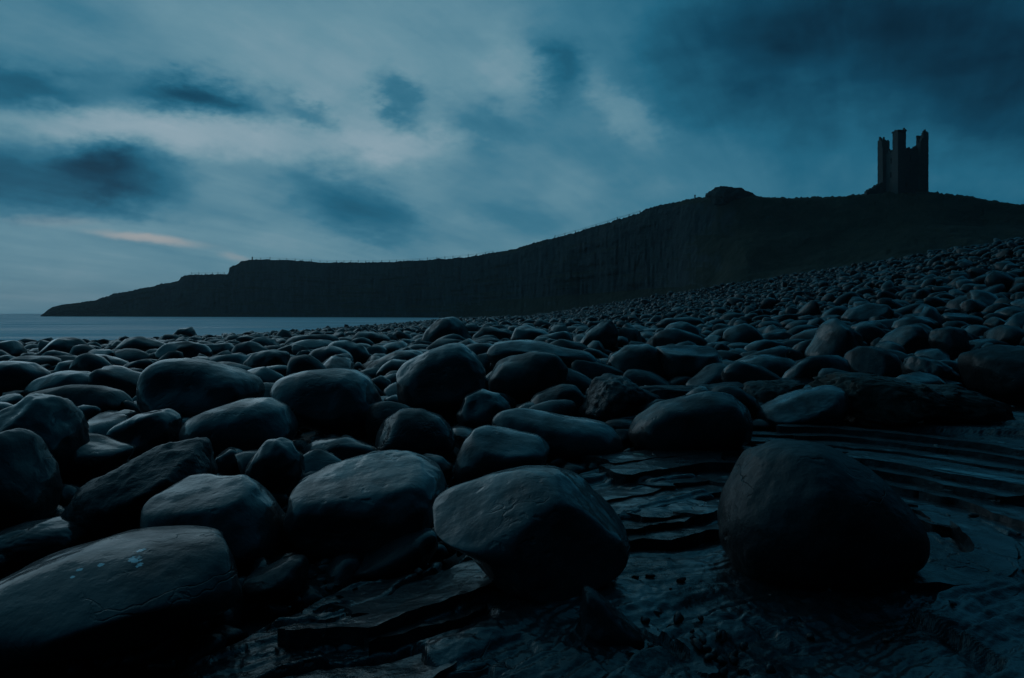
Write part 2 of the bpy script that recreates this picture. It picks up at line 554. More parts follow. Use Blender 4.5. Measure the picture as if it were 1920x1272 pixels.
def build_hill():
    cols = np.concatenate([np.arange(76, 440, 1.2), np.arange(440, 1300, 1.6), np.arange(1300, 2400, 2.2)])
    top_py = skyline(cols)
    Yt = HY(cols)
    Zt = H + (HZ - top_py) / F * Yt
    near_sea = np.clip((cols - 100) / 60, 0, 1)
    tuft = (0.26 * fbm(np.stack([cols * 0.09, 0 * cols, 0 * cols + 3.3], -1), 4)
            + 0.22 * fbm(np.stack([cols * 0.45, 0 * cols, 0 * cols + 8.8], -1), 3, 0.6)) * near_sea   # uneven turf along the brow
    grass = np.clip((cols - 1180) / 220, 0, 1)
    grass = grass * grass * (3 - 2 * grass)
    talus = np.clip((cols - 820) / 300, 0, 1)
    nf, nb = 74, 14
    s = np.linspace(0, 1, nf)
    rows = []
    foot = np.minimum(SEA - 1.5, Zt - 1.0)
    for k in s:
        # cliff: nearly upright face over a short apron; castle side: long turf slope under a low crag
        cz = foot + (Zt - foot) * k
        apron = 6 + 26 * talus
        cl = np.where(k < 0.30, (k / 0.30) * 0.86, 0.86 + 0.14 * ((k - 0.30) / 0.70) ** 1.6)
        cy = Yt - apron * (1 - cl) - 2.0 * (1 - k)
        gz0 = np.interp(cols, [1180, 1400, 1700, 2000, 2400], [0.0, 3.5, 6.0, 7.0, 7.0])
        gz = gz0 - 2 + (Zt - gz0 + 2) * np.interp(k, [0, 0.10, 0.45, 0.74, 0.80, 0.94, 1.0], [0, 0.06, 0.34, 0.62, 0.72, 0.965, 1.0])
        gl = np.interp(k, [0, 0.10, 0.45, 0.74, 0.80, 0.94, 1.0], [0, 0.16, 0.60, 0.83, 0.87, 0.95, 1.0])
        run = np.interp(cols, [1180, 1400, 1700, 2000, 2400], [45, 80, 100, 100, 90])
        gy_ = Yt - run * (1 - gl)
        zz = cz * (1 - grass) + gz * grass + tuft * k ** 14
        yy = cy * (1 - grass) + gy_ * grass
        ang = np.stack([cols * 0.055, 0 * cols + k * 1.2, 0 * cols], -1)
        joint = fbm(ang * 4.0, 4, 0.6)
        wide = fbm(np.stack([cols * 0.02, 0 * cols + k * 2.0, 0 * cols + 9], -1), 4)
        crag = fbm(np.stack([cols * 0.05, 0 * cols + k * 9, 0 * cols + 5], -1), 3, 0.5)
        env = math.sin(math.pi * min(1, k * 1.02)) ** 0.5 if 0 < k < 1 else 0.0
        yy = yy + env * ((1 - grass) * (0.55 * joint + 2.4 * wide) + grass * 0.25 * crag)
        led = fbm(np.stack([cols * 0.015, 0 * cols + k * 16, 0 * cols + 2], -1), 3)
        yy = yy + env * (1 - grass) * 0.9 * led
        xx = (cols - 960) / F * yy
        zz = zz + env * grass * 1.6 * fbm(np.stack([xx * 0.07, yy * 0.07, 0 * cols + 1], -1), 5, 0.5)
        rows.append(np.stack([(cols - 960) / F * yy, yy, zz], -1))
    for k in np.linspace(0, 1, nb + 1)[1:]:
        dist = 130 * k ** 1.4
        yy = Yt + dist
        zz = Zt + tuft * (1 - k) ** 6 - (Zt - foot) * np.clip(k - 0.25, 0, 1) * 0.8 - 0.03 * dist
        tx = (cols - 960) / F
        rows.append(np.stack([tx * yy, yy, zz], -1))
    V = np.stack(rows)
    return mesh_obj('headland_hill', V.reshape(-1, 3), grid_faces(len(rows), len(cols)), M['hill'])


hill = tag(build_hill(), kind='structure')

# ------------------------------------------------------------------ boulders
BOUND = []           # footprints taken: x, y, r


def polar_profile(poly, n=128):
    p = np.array(poly, float)
    cx, cy = (p[:, 0].min() + p[:, 0].max()) / 2, (p[:, 1].min() + p[:, 1].max()) / 2
    q = np.concatenate([p, p[:1]])
    dense = np.concatenate([q[i] + (q[i + 1] - q[i]) * np.linspace(0, 1, 14, endpoint=False)[:, None] for i in range(len(p))])
    th = np.arctan2(-(dense[:, 1] - cy), dense[:, 0] - cx)
    r = np.hypot(dense[:, 0] - cx, dense[:, 1] - cy)
    o = np.argsort(th)
    tg = np.linspace(-math.pi, math.pi, n, endpoint=False)
    rr = np.interp(tg, th[o], r[o], period=2 * math.pi)
    k = np.array([1, 4, 7, 4, 1.0]); k /= k.sum()
    rr = sum(np.roll(rr, i - 2) * k[i] for i in range(5))
    return cx, cy, tg, rr


def soft_cut(v, nrm, k, soft):
    """wear a flat face: pull whatever stands beyond the plane back onto it"""
    nrm = np.array(nrm, float)
    nrm /= np.linalg.norm(nrm)
    s = v @ nrm
    lim = s.max() * k
    e = s - lim
    w = np.where(e > -soft, (np.maximum(e + soft, 0)) ** 2 / (4 * soft), 0)
    w = np.where(e > soft, e, w)
    return v - nrm * w[:, None] * 0.96


def shape_boulder(sub, rs, prof=None, cuts=(), facets=4, rough=0.0, strata=0.0, power=2.35, lump=1.0, hard=1.0, kr=(0.80, 0.94)):
    v, f = ico(sub)
    x, y, z = v.T
    yd = np.clip(np.abs(y), 0, 1)
    rho = (1 - yd ** power) ** (1 / power)
    th = np.arctan2(z, x)
    if prof is not None:
        tg, rr = prof
        R = np.interp(th, tg, rr, period=2 * math.pi)
    else:
        R = 1.0
    v = np.stack([rho * R * np.cos(th), y, rho * R * np.sin(th)], -1)
    off = rs.rand(3) * 50
    v = v * (1 + 0.10 * lump * fbm(v * 1.1 + off, 2)[:, None])
    for n, k, soft in cuts:
        v = soft_cut(v, n, k, soft)
    for _ in range(facets):
        n = rs.normal(size=3)
        n[1] = -abs(n[1]) - 0.3 if rs.rand() < 0.7 else abs(n[1])
        v = soft_cut(v, n, rs.uniform(*kr), rs.uniform(0.04, 0.20) / hard)
    v = v * (1 + 0.022 * lump * fbm(v * 3.1 + off, 3)[:, None])
    if rough:
        v = v * (1 + rough * 0.07 * fbm(v * 4.2 + off, 5, 0.62)[:, None])
    if strata:
        q = v[:, 2] * 9 + 2.0 * v[:, 0] + 1.5 * fbm(v * 1.7 + off, 3)
        saw = q - np.floor(q)
        amp = strata * 0.045 * (saw ** 2 - 0.4)
        v = v + np.stack([v[:, 0], v[:, 1], 0 * q], -1) * amp[:, None] * 1.6
    return v, f


def place(name, label, poly, base=None, dr=None, sub=4, cuts=(), facets=4, rough=0.0, strata=0.0, mat='boulder',
          seed=0, cat='boulder', group=None, power=2.35, lump=1.0, hard=1.0, dents=(), dfac=1.0):
    rs = np.random.RandomState(seed + 11)
    cx, cy, tg, rr = polar_profile(poly)
    p = np.array(poly, float)
    wpx, hpx = np.ptp(p[:, 0]), np.ptp(p[:, 1])
    bot = base if base else p[:, 1].max()
    Yr = ray_ground(min(max(cx, -60), 1980), bot)
    wm, hm = wpx / F * Yr, hpx / F * Yr
    if dr is None:
        dr = 0.5 * min(wm, 1.7 * hm) * dfac
    Yc = Yr + 0.5 * dr
    sc = wpx / 2
    v, f = shape_boulder(sub, rs, (tg, rr / sc), cuts, facets, rough, strata, power, lump, hard)
    for (dx, dy, rad, depth) in dents:       # hollows worn into the near side
        g = np.exp(-(((v[:, 0] - (dx - cx) / sc) ** 2 + (v[:, 2] + (dy - cy) / sc) ** 2) / (rad / sc) ** 2))
        v[:, 1] += np.where(v[:, 1] < 0.25, g * depth, 0)
    W = sc / F * Yc
    v = v * np.array([W, dr, W])
    v[:, 1] += 0.10 * v[:, 2]
    ctr = np.array([(cx - 960) / F * Yc, Yc, H + (HZ - cy) / F * Yc])
    for _ in range(3):                       # perspective swells the near side: bring it back to size
        P = v + ctr
        px, py = 960 + P[:, 0] / P[:, 1] * F, HZ - (P[:, 2] - H) / P[:, 1] * F
        kx = wpx / np.ptp(px)
        kz = hpx / np.ptp(py)
        v[:, 0] *= kx
        v[:, 2] *= kz
        P = v + ctr
        px, py = 960 + P[:, 0] / P[:, 1] * F, HZ - (P[:, 2] - H) / P[:, 1] * F
        ctr[0] += (p[:, 0].mean() * 0 + (p[:, 0].min() + p[:, 0].max()) / 2 - (px.min() + px.max()) / 2) / F * Yc
        ctr[2] -= ((p[:, 1].min() + p[:, 1].max()) / 2 - (py.min() + py.max()) / 2) / F * Yc
    low = v[:, 2].min()
    o = mesh_obj(name, v - np.array([0, 0, low]), f, M[mat] if isinstance(mat, str) else mat, loc=tuple(ctr + np.array([0, 0, low])))
    tag(o, label, cat, group)
    BOUND.append((ctr[0], ctr[1], max(np.ptp(v[:, 0]) / 2, dr) * 0.92))
    return o


B = []


def b(label, poly, **kw):
    B.append((label, poly, kw))


NEAR = 'boulders in the foreground'
# -- nearest boulders
b('big rounded dark boulder alone on the wet rock shelf at right', [(1345,1020),(1352,960),(1385,900),(1430,848),(1480,825),(1540,825),(1620,850),(1680,895),(1705,930),(1735,965),(1744,1000),(1730,1035),(1680,1070),(1620,1095),(1520,1112),(1430,1106),(1372,1085)], sub=6, facets=3, lump=0.7, power=2.2, dfac=0.95, mat='matte', rough=0.12)
b('boulder with a broken dark face and pale sloping left side on the rock shelf', [(810,945),(850,920),(920,893),(985,873),(1040,874),(1095,905),(1140,950),(1172,990),(1182,1025),(1165,1065),(1120,1100),(1090,1130),(1000,1142),(940,1105),(905,1050),(880,1015),(830,985)], sub=6, facets=1, hard=2.0,
  cuts=[((-0.45, -0.42, 0.80), 0.80, 0.10), ((0.50, -0.86, 0.10), 0.74, 0.03), ((0.75, -0.2, 0.6), 0.9, 0.12)], lump=0.8, mat='glossy', dfac=1.05)
b('long low boulder with white patches at the lower left corner', [(-70,1090),(0,1045),(90,1005),(150,993),(250,989),(340,997),(400,1020),(440,1060),(455,1100),(440,1150),(380,1190),(250,1225),(100,1250),(-40,1260),(-100,1180)], sub=6, facets=2, lump=0.7, mat='spotted', cuts=[((0.05, -0.5, 0.86), 0.86, 0.2)])
b('flat-topped shiny boulder just behind the broken-faced boulder', [(530,905),(560,873),(610,852),(700,844),(770,853),(820,880),(838,920),(825,985),(780,1020),(700,1045),(600,1050),(550,1020),(530,960)], mat='glossy', sub=6, facets=1, cuts=[((-0.12, -0.22, 0.95), 0.72, 0.06), ((0.0, -0.95, -0.2), 0.85, 0.15)], dfac=1.15)
b('squared block-like boulder behind the long boulder with white patches', [(262,935),(275,905),(340,897),(440,888),(485,905),(520,950),(545,1010),(545,1045),(480,1080),(380,1080),(300,1040),(270,990)], mat='glossy', sub=5, facets=2, hard=1.6, cuts=[((-0.05, -0.25, 0.95), 0.80, 0.05), ((0.1, -0.95, 0.25), 0.85, 0.10)])
b('dark ridged boulder left of and behind the squared block', [(115,950),(150,905),(240,860),(290,838),(350,820),(378,822),(398,860),(410,890),(400,960),(330,1010),(220,1020),(140,1000)], sub=5, facets=4, hard=1.6, rough=0.6, mat='rough_boulder')
b('black boulder cut by the left edge of the picture, halfway down', [(-95,900),(-60,830),(-10,803),(25,825),(60,870),(95,910),(115,945),(110,990),(60,1010),(-40,1010)], sub=5, facets=2)
b('low ribbed boulder at the left edge behind the long boulder', [(-40,1000),(20,975),(80,968),(140,978),(170,1000),(160,1040),(60,1060),(-20,1060)], sub=5, strata=1.0, facets=2)
b('small rounded stone at the left edge above the long boulder', [(-40,1050),(-10,1030),(15,1032),(32,1050),(20,1075),(-30,1080)], sub=4, cat='stone')
b('small smooth dark boulder touching the right end of the long boulder', [(455,1075),(490,1060),(540,1040),(565,1042),(580,1065),(575,1100),(530,1130),(480,1135),(455,1110)], sub=5, facets=1)
b('dark sloping stone wedged under the flat-topped boulder', [(640,1068),(720,1015),(760,995),(805,986),(820,1000),(822,1040),(780,1068),(720,1088),(650,1088)], sub=5, facets=3, hard=2)
b('triangular dark slab leaning below the broken-faced boulder', [(1085,1200),(1103,1098),(1125,1110),(1165,1150),(1205,1190),(1210,1215),(1180,1230),(1110,1222)], sub=5, facets=3, hard=3, dfac=0.7)
# -- second row
b('large grey boulder at the left edge with a worn top', [(-70,800),(-30,760),(40,738),(95,740),(130,765),(155,805),(165,850),(150,900),(60,930),(-50,920)], sub=5, rough=0.35, facets=3)
b('thin dark wedge-shaped stone beside the large grey boulder', [(95,850),(108,812),(150,815),(200,832),(255,845),(235,870),(180,905),(110,905)], sub=4, hard=2.2)
b('hollowed mid-sized boulder in front of the saddle-shaped boulder', [(195,830),(215,795),(260,772),(310,766),(335,785),(342,820),(320,850),(260,862),(210,850)], sub=5, dents=[(270, 815, 30, 0.22)])
b('small pale-topped stone left of the hollowed boulder', [(165,800),(180,780),(230,768),(262,775),(255,800),(220,822),(175,820)], sub=4, hard=2)
b('large saddle-shaped boulder with a curved groove', [(255,715),(265,690),(295,673),(340,672),(390,680),(450,698),(485,712),(497,735),(490,775),(430,800),(340,805),(280,790),(258,750)], mat='glossy', sub=6, facets=0, dents=[(345, 715, 34, 0.26), (390, 728, 34, 0.24), (440, 732, 40, 0.20)], lump=0.6)
b('smooth oblong boulder with a shining rim below the saddle-shaped one', [(335,805),(350,778),(390,760),(450,747),(500,745),(535,762),(555,795),(560,820),(540,850),(470,868),(390,860),(345,840)], mat='glossy', sub=5, facets=1, lump=0.6, power=2.5)
b('large kidney-shaped boulder overhanging to the right', [(505,725),(525,705),(570,695),(620,690),(660,692),(690,708),(712,740),(722,770),(718,800),(690,822),(640,822),(580,800),(530,775),(508,750)], mat='glossy', sub=6, facets=1, dents=[(625, 735, 34, 0.14)], lump=0.7)
b('upright egg-shaped dark boulder left of the flat-topped one', [(458,885),(470,850),(495,826),(525,820),(550,832),(570,860),(572,900),(545,940),(490,945),(462,920)], sub=5, facets=2)
b('small pale stone squeezed beside the egg-shaped boulder', [(400,860),(420,838),(445,838),(470,860),(465,890),(430,905),(405,890)], sub=4, cat='stone', hard=2)
b('big round boulder with shining left shoulder in the centre', [(742,695),(755,675),(800,655),(840,643),(865,643),(890,660),(908,690),(912,730),(895,770),(850,795),(800,800),(765,775),(748,735)], mat='glossy', sub=6, facets=2, lump=0.8, cuts=[((-0.6, -0.5, 0.62), 0.86, 0.14)])
b('dark boulder leaning against the long curved boulder in the centre', [(915,700),(930,683),(965,670),(1005,658),(1045,665),(1065,690),(1060,725),(1020,752),(960,760),(925,735)], sub=5, facets=3)
b('long curved pale-topped boulder right of the centre', [(912,662),(930,642),(975,637),(1020,645),(1060,655),(1100,662),(1125,685),(1122,705),(1080,720),(1000,715),(930,700)], mat='glossy', sub=5, facets=1, cuts=[((0.05, -0.3, 0.95), 0.85, 0.12)])
b('round smooth boulder right of the long curved one', [(1133,690),(1145,665),(1175,648),(1210,645),(1240,658),(1258,685),(1258,710),(1220,722),(1160,720),(1138,708)], sub=5, facets=1)
b('flat-topped dark boulder against the round smooth one', [(1230,655),(1260,647),(1300,650),(1345,656),(1362,680),(1365,710),(1330,725),(1270,722),(1240,705)], sub=5, facets=1, cuts=[((0.0, -0.2, 0.97), 0.76, 0.06)])
b('low smooth boulder above the dark ledge right of centre', [(1368,700),(1385,680),(1420,665),(1450,665),(1490,670),(1512,690),(1515,712),(1480,724),(1420,722),(1375,715)], sub=5, facets=2)
b('rough jagged dark boulder behind the long low boulder', [(1085,775),(1100,745),(1120,710),(1145,700),(1175,708),(1200,725),(1240,745),(1240,770),(1210,795),(1150,805),(1100,800)], sub=5, facets=4, hard=2, rough=1.0, mat='rough_boulder')
b('low dark dome left of the rough jagged boulder', [(985,768),(1005,740),(1050,720),(1075,722),(1100,745),(1095,780),(1040,790),(1000,788)], sub=4)
b('dark round boulder with a hollow near its top', [(855,770),(870,742),(900,729),(935,735),(955,755),(960,785),(940,810),(900,820),(865,805)], sub=5, facets=0, dents=[(893, 752, 18, 0.30)])
b('dome-shaped boulder below the big round centre boulder', [(705,815),(720,788),(750,768),(790,765),(825,780),(848,810),(855,840),(840,860),(780,870),(720,862),(703,840)], sub=5, facets=1, lump=0.6)
b('boulder with a flat shining top in front of the long low one', [(853,860),(870,825),(890,800),(915,797),(960,810),(1010,820),(1032,845),(1030,870),(980,895),(910,910),(865,905),(850,885)], mat='glossy', sub=5, facets=1, cuts=[((0.15, -0.38, 0.90), 0.78, 0.08)])
b('long low boulder with a pale flat top in the middle', [(922,790),(935,770),(970,765),(1030,773),(1100,785),(1145,795),(1168,820),(1170,850),(1130,868),(1050,865),(970,840),(930,815)], mat='glossy', sub=5, facets=1, cuts=[((0.1, -0.22, 0.95), 0.80, 0.05)])
b('small curved stone showing above the long low boulder', [(965,770),(985,755),(1015,749),(1040,757),(1062,772),(1050,790),(990,790)], sub=4)
b('large dark oval boulder right of the long low one', [(1178,815),(1190,790),(1230,760),(1280,743),(1330,733),(1370,738),(1400,760),(1412,790),(1405,825),(1360,850),(1280,862),(1210,855),(1182,840)], sub=6, facets=3, lump=0.7)
b('grey boulder half hidden behind the large dark oval', [(1330,735),(1355,722),(1385,722),(1415,745),(1432,770),(1420,795),(1360,800)], sub=4)
b('wedge boulder with a smooth pale slanting top', [(1412,778),(1450,757),(1510,732),(1560,722),(1585,727),(1597,755),(1590,780),(1540,800),(1480,810),(1430,805)], mat='glossy', sub=5, facets=2, hard=1.6, cuts=[((-0.30, -0.42, 0.86), 0.74, 0.05)], strata=0.4)
b('thin curved stone showing behind the slanting wedge boulder', [(1478,745),(1500,725),(1530,717),(1560,724),(1550,745),(1500,755)], sub=4)
b('long broken brownish layered slab at right', [(1515,718),(1560,698),(1620,703),(1700,713),(1740,727),(1800,723),(1860,745),(1905,765),(1880,785),(1780,788),(1700,785),(1600,803),(1560,798),(1530,765)], sub=6, facets=3, hard=2.5, rough=1.1, strata=1.6, mat='brown_slab', cat='rock slab', power=3.0)
b('large smooth boulder at the right edge above the slab', [(1797,690),(1805,668),(1850,655),(1900,646),(1950,648),(1985,665),(1995,710),(1960,750),(1880,755),(1820,735)], sub=5, facets=1, power=2.7, cuts=[((-0.2, -0.25, 0.9), 0.86, 0.1)])
b('round boulder with a pale chipped left end behind the slab', [(1575,690),(1590,662),(1615,649),(1655,650),(1680,662),(1697,690),(1695,715),(1650,724),(1595,717)], sub=5, facets=2)
b('dark lumpy boulder between the chipped one and the right-edge boulder', [(1690,690),(1705,668),(1740,667),(1775,685),(1800,705),(1795,730),(1740,737),(1700,724)], sub=5, rough=0.5)
b('low flat dark ledge of rock under the round smooth boulder', [(1190,745),(1200,722),(1260,725),(1340,722),(1400,716),(1420,740),(1400,768),(1250,772)], sub=5, rough=0.9, strata=1.2, hard=2, mat='rough_boulder', cat='rock ledge', power=3.0)
b('dark brownish ledge of rock left of the layered slab', [(1385,735),(1400,714),(1450,712),(1510,712),(1505,740),(1450,775),(1400,772)], sub=5, rough=0.9, strata=0.8, hard=2, mat='brown_slab', cat='rock ledge', power=3.0)
b('small yellowish stone on the layered rock shelf', [(1180,862),(1188,851),(1205,850),(1218,858),(1217,872),(1195,878),(1182,874)], sub=4, mat='pale_stone', cat='stone', facets=4)
b('small bright stone between kidney-shaped and big round boulders', [(720,748),(740,740),(768,756),(760,768),(725,768)], sub=3, cat='stone')
b('dark stone behind the right end of the kidney-shaped boulder', [(692,712),(712,704),(728,714),(738,735),(712,748)], sub=3, cat='stone')
b('low dark stone under the kidney-shaped boulder', [(560,852),(600,825),(650,818),(700,835),(722,862),(650,880)], sub=4, cat='stone')
b('small pale stone below the kidney-shaped boulder', [(632,822),(650,815),(672,830),(680,848),(650,852)], sub=3, cat='stone')
b('dark stone behind the right shoulder of the flat-topped boulder', [(775,868),(800,850),(830,855),(850,875),(845,905),(800,905)], sub=4, cat='stone')
# -- middle rows, left to right
b('smooth boulder with a pale ridge at the left edge below the sea', [(-30,660),(0,638),(25,638),(45,655),(50,668),(20,684),(-25,682)], sub=4)
b('large low boulder at the left edge under two dark ones', [(-70,720),(-40,685),(0,677),(55,680),(80,692),(98,703),(90,730),(40,748),(-40,748)], sub=5, lump=0.7, facets=2)
b('flat dark boulder behind the large low one at left', [(10,685),(30,670),(80,667),(105,672),(118,680),(110,702),(50,707)], sub=4)
b('dark boulder with twin bumps at left under the sea', [(70,665),(90,640),(120,632),(150,638),(170,655),(160,674),(100,680)], sub=4)
b('round boulder with a thin shining crest at left', [(98,702),(120,678),(145,675),(175,687),(198,708),(170,720),(115,720)], sub=4)
b('dark lens-shaped boulder right of the crested one', [(143,674),(160,664),(190,664),(225,672),(250,685),(235,702),(180,705),(150,694)], sub=4)
b('humped boulder with a folded left side', [(42,738),(70,710),(110,698),(160,695),(195,710),(210,728),(190,748),(100,756)], sub=5)
b('broad smooth boulder sloping right, left of the saddle-shaped one', [(45,738),(90,728),(130,721),(180,723),(220,733),(240,750),(252,766),(230,782),(160,798),(90,793)], sub=5, facets=1, lump=0.6)
b('smooth stone leaning on the left of the saddle-shaped boulder', [(198,712),(220,698),(250,690),(272,695),(268,725),(225,738)], sub=4)
b('low grey stone up behind the saddle-shaped boulder', [(212,700),(240,683),(275,673),(290,680),(280,706),(235,714)], sub=4)
b('long whale-backed boulder left of centre below the sea', [(215,656),(235,635),(265,631),(300,640),(332,655),(315,670),(250,672)], sub=4)
b('broad angular boulder with a pale flat top behind the saddle-shaped one', [(290,668),(310,645),(350,640),(385,648),(400,665),(380,684),(320,686)], sub=4, hard=2, cuts=[((0.0, -0.35, 0.92), 0.8, 0.06)])
b('flat slab-like boulder right of the pale flat top', [(372,662),(385,645),(430,643),(445,655),(440,674),(390,677)], sub=4, hard=2)
b('sharp-shouldered dark boulder in the left middle', [(432,662),(445,645),(470,640),(505,658),(495,682),(450,682)], sub=4, hard=2)
b('angular broken boulder with a pale left facet behind the kidney-shaped one', [(455,680),(475,660),(510,655),(540,662),(545,685),(530,714),(490,720),(460,707)], sub=5, hard=2.5, facets=5)
b('round-topped boulder peeping over the kidney-shaped one', [(520,697),(535,678),(560,672),(590,685),(610,692),(590,706),(535,708)], sub=4)
b('pale rounded pebble-like boulder near the water, left of centre', [(533,645),(550,631),(590,627),(620,630),(636,640),(625,656),(570,660),(540,658)], sub=4, facets=1)
b('smooth boulder with a vertical right side behind the kidney-shaped one', [(575,672),(595,656),(625,648),(650,653),(664,675),(660,692),(620,699),(580,692)], sub=4)
b('dark dome behind the vertical-sided boulder', [(613,652),(630,640),(655,638),(680,648),(695,670),(685,687),(640,690),(615,677)], sub=4)
b('long grey boulder tucked left of the big round centre boulder', [(683,697),(700,675),(740,658),(780,656),(805,670),(800,702),(760,718),(700,714)], sub=5)
b('pair-like dark humped boulder near the water left of the tall black one', [(653,642),(675,622),(700,622),(725,632),(738,645),(720,657),(670,655)], sub=4)
b('tall black boulder standing above its neighbours at centre', [(788,640),(800,615),(825,597),(850,594),(870,608),(882,635),(878,657),(840,664),(800,660)], sub=5, facets=2)
b('dark stone at the right foot of the tall black boulder', [(855,648),(880,635),(905,650),(908,670),(880,684),(860,674)], sub=4)
b('dark low boulder right of the tall black one', [(885,630),(905,613),(930,614),(960,625),(955,646),(910,652),(888,647)], sub=4)
b('blocky boulder with a grey sloping face at centre', [(955,640),(968,615),(985,609),(1020,620),(1050,640),(1040,652),(980,657)], sub=4, hard=2)
b('dark boulder stretched behind the long curved one', [(1020,652),(1050,636),(1090,645),(1120,665),(1110,682),(1050,678)], sub=4)
b('dark leaning boulder with a pointed shoulder right of centre', [(1082,652),(1100,625),(1130,605),(1152,600),(1160,620),(1160,652),(1140,670),(1105,670)], sub=5, hard=1.8)
b('small pyramid-shaped boulder beside the leaning one', [(1158,642),(1165,612),(1178,606),(1195,622),(1215,645),(1200,657),(1170,657)], sub=4, hard=2.5)
b('round-backed boulder behind the flat-topped dark one', [(1234,645),(1240,622),(1260,606),(1285,603),(1308,615),(1318,635),(1310,654),(1270,662),(1240,659)], sub=4)
b('pale-topped long boulder behind the round-backed one', [(1228,612),(1245,598),(1285,594),(1310,598),(1328,614),(1310,629),(1250,629)], sub=4)
b('long smooth dark boulder right of the round-backed one', [(1325,635),(1345,618),(1380,610),(1415,614),(1435,630),(1425,647),(1380,652),(1335,649)], sub=4)
b('lower of two flat stacked boulders right of centre', [(1405,650),(1415,642),(1450,637),(1490,637),(1503,650),(1490,664),(1430,664)], sub=4)
b('upper of two flat stacked boulders right of centre', [(1415,640),(1430,626),(1465,622),(1492,630),(1497,645),(1460,652),(1425,650)], sub=4)
b('flattish boulder between the stacked pair and the low smooth one', [(1418,668),(1440,655),(1480,650),(1505,660),(1510,677),(1470,686),(1430,682)], sub=4)
b('low boulder behind the right end of the flat-topped dark one', [(1310,655),(1330,642),(1360,640),(1390,652),(1380,672),(1330,674)], sub=4)
b('tall pointed boulder like a shark fin at right', [(1508,670),(1535,640),(1555,612),(1572,597),(1590,612),(1615,632),(1622,655),(1615,680),(1560,692),(1520,690)], sub=5, facets=3, hard=1.8)
b('broad pale slanted boulder high on the right', [(1576,597),(1595,580),(1625,569),(1660,570),(1678,585),(1680,607),(1650,618),(1600,615)], mat='glossy', sub=5, hard=2, cuts=[((-0.35, -0.45, 0.82), 0.72, 0.05)])
b('smooth egg-shaped boulder right of the pointed one', [(1643,652),(1665,630),(1695,610),(1720,608),(1740,625),(1745,650),(1735,670),(1690,674),(1655,670)], sub=5, facets=1)
b('round dark boulder beside the smooth egg-shaped one', [(1740,640),(1755,618),(1780,612),(1805,618),(1817,640),(1812,664),(1790,676),(1755,672)], sub=5, facets=1)
b('dark rounded boulder behind the egg-shaped one', [(1670,620),(1685,600),(1710,591),(1740,595),(1765,608),(1755,627),(1700,634)], sub=4)
b('dark low boulder below the broad pale slanted one', [(1593,614),(1620,603),(1645,602),(1668,615),(1665,634),(1620,640),(1600,632)], sub=4)
b('grey humped boulder right of the round dark one', [(1800,627),(1825,609),(1845,610),(1868,632),(1850,647),(1810,647)], sub=4)
b('small round boulder near the right edge on the bank', [(1843,608),(1865,594),(1885,600),(1895,618),(1880,630),(1855,625)], sub=4)
b('low smooth boulder just above the right-edge boulder', [(1808,657),(1830,640),(1860,635),(1895,645),(1890,667),(1830,670)], sub=4)
b('small boulder on the left skyline of the beach, nearest the edge', [(-25,638),(0,620),(15,622),(34,635),(20,650),(-15,650)], sub=4)
b('second small boulder from the left edge along the waterline', [(30,642),(45,628),(65,627),(88,640),(70,652),(40,650)], sub=4)
b('third small boulder from the left edge along the waterline', [(80,638),(95,625),(115,623),(137,633),(130,647),(90,648)], sub=4)
b('low grey boulder at the waterline before the headland tip', [(150,636),(165,625),(180,624),(195,632),(185,647),(158,647)], sub=4)
b('tallest dark boulder at the left waterline', [(322,630),(335,616),(355,613),(366,620),(370,634),(350,644),(330,642)], sub=4)
b('low dark boulder left of the tallest waterline boulder', [(270,632),(285,622),(310,619),(325,628),(315,642),(280,642)], sub=4)
b('grey boulder in front of the tallest waterline boulder', [(298,640),(310,627),(330,628),(347,640),(330,650),(305,650)], sub=4)

M['spotted'] = None   # made below, once the place of the long boulder is known


def build_boulders():
    for i, (label, poly, kw) in enumerate(B):
        kw = dict(kw)
        name = {'stone': 'stone', 'rock slab': 'rock_slab', 'rock ledge': 'rock_ledge'}.get(kw.get('cat'), 'boulder')
        if 'slab leaning' in label:
            name, kw['cat'] = 'rock_slab', 'rock slab'
        if kw.get('mat') == 'spotted':
            kw['mat'] = 'boulder'
            o = place(name, label, poly, seed=i, **kw)
            spots = []
            co = np.empty(len(o.data.vertices) * 3)
            o.data.vertices.foreach_get('co', co)
            co = co.reshape(-1, 3) + np.array(o.location)
            px, py = 960 + co[:, 0] / co[:, 1] * F, HZ - (co[:, 2] - H) / co[:, 1] * F
            for sx_, sy_, r in ((262, 1032, 0.022), (250, 1048, 0.028), (262, 1060, 0.016), (190, 1058, 0.014), (152, 1066, 0.012), (135, 1084, 0.010)):
                dd = (px - sx_) ** 2 + (py - sy_) ** 2 + (co[:, 1] - co[:, 1].min()) * 60
                q = co[np.argmin(dd)] - np.array(o.location)
                spots.append((q[0], q[1], q[2], r))
            o.data.materials[0] = rock_mat('basalt_with_barnacles', (0.007, 0.0085, 0.0095, 1), (0.024, 0.028, 0.030, 1), rough=(0.45, 0.7), spec=0.2, wet=0.6, spots=spots)
        else:
            place(name, label, poly, seed=i, **kw)


build_boulders()

# ------------------------------------------------------------------ the layered rock shelf
SHELF_PX = [(300, 1285), (300, 1240), (470, 1165), (640, 1085), (830, 1060), (880, 1000), (1060, 885), (1180, 855), (1400, 830), (1500, 806),
            (1620, 790), (1800, 780), (2010, 772), (2300, 800), (2300, 1400), (900, 1400), (300, 1400)]


def px_ground(px, py):
    Yg = H * F / (py - HZ)
    return ((px - 960) / F * Yg, Yg)


SHELF = np.array([px_ground(*q) for q in SHELF_PX])


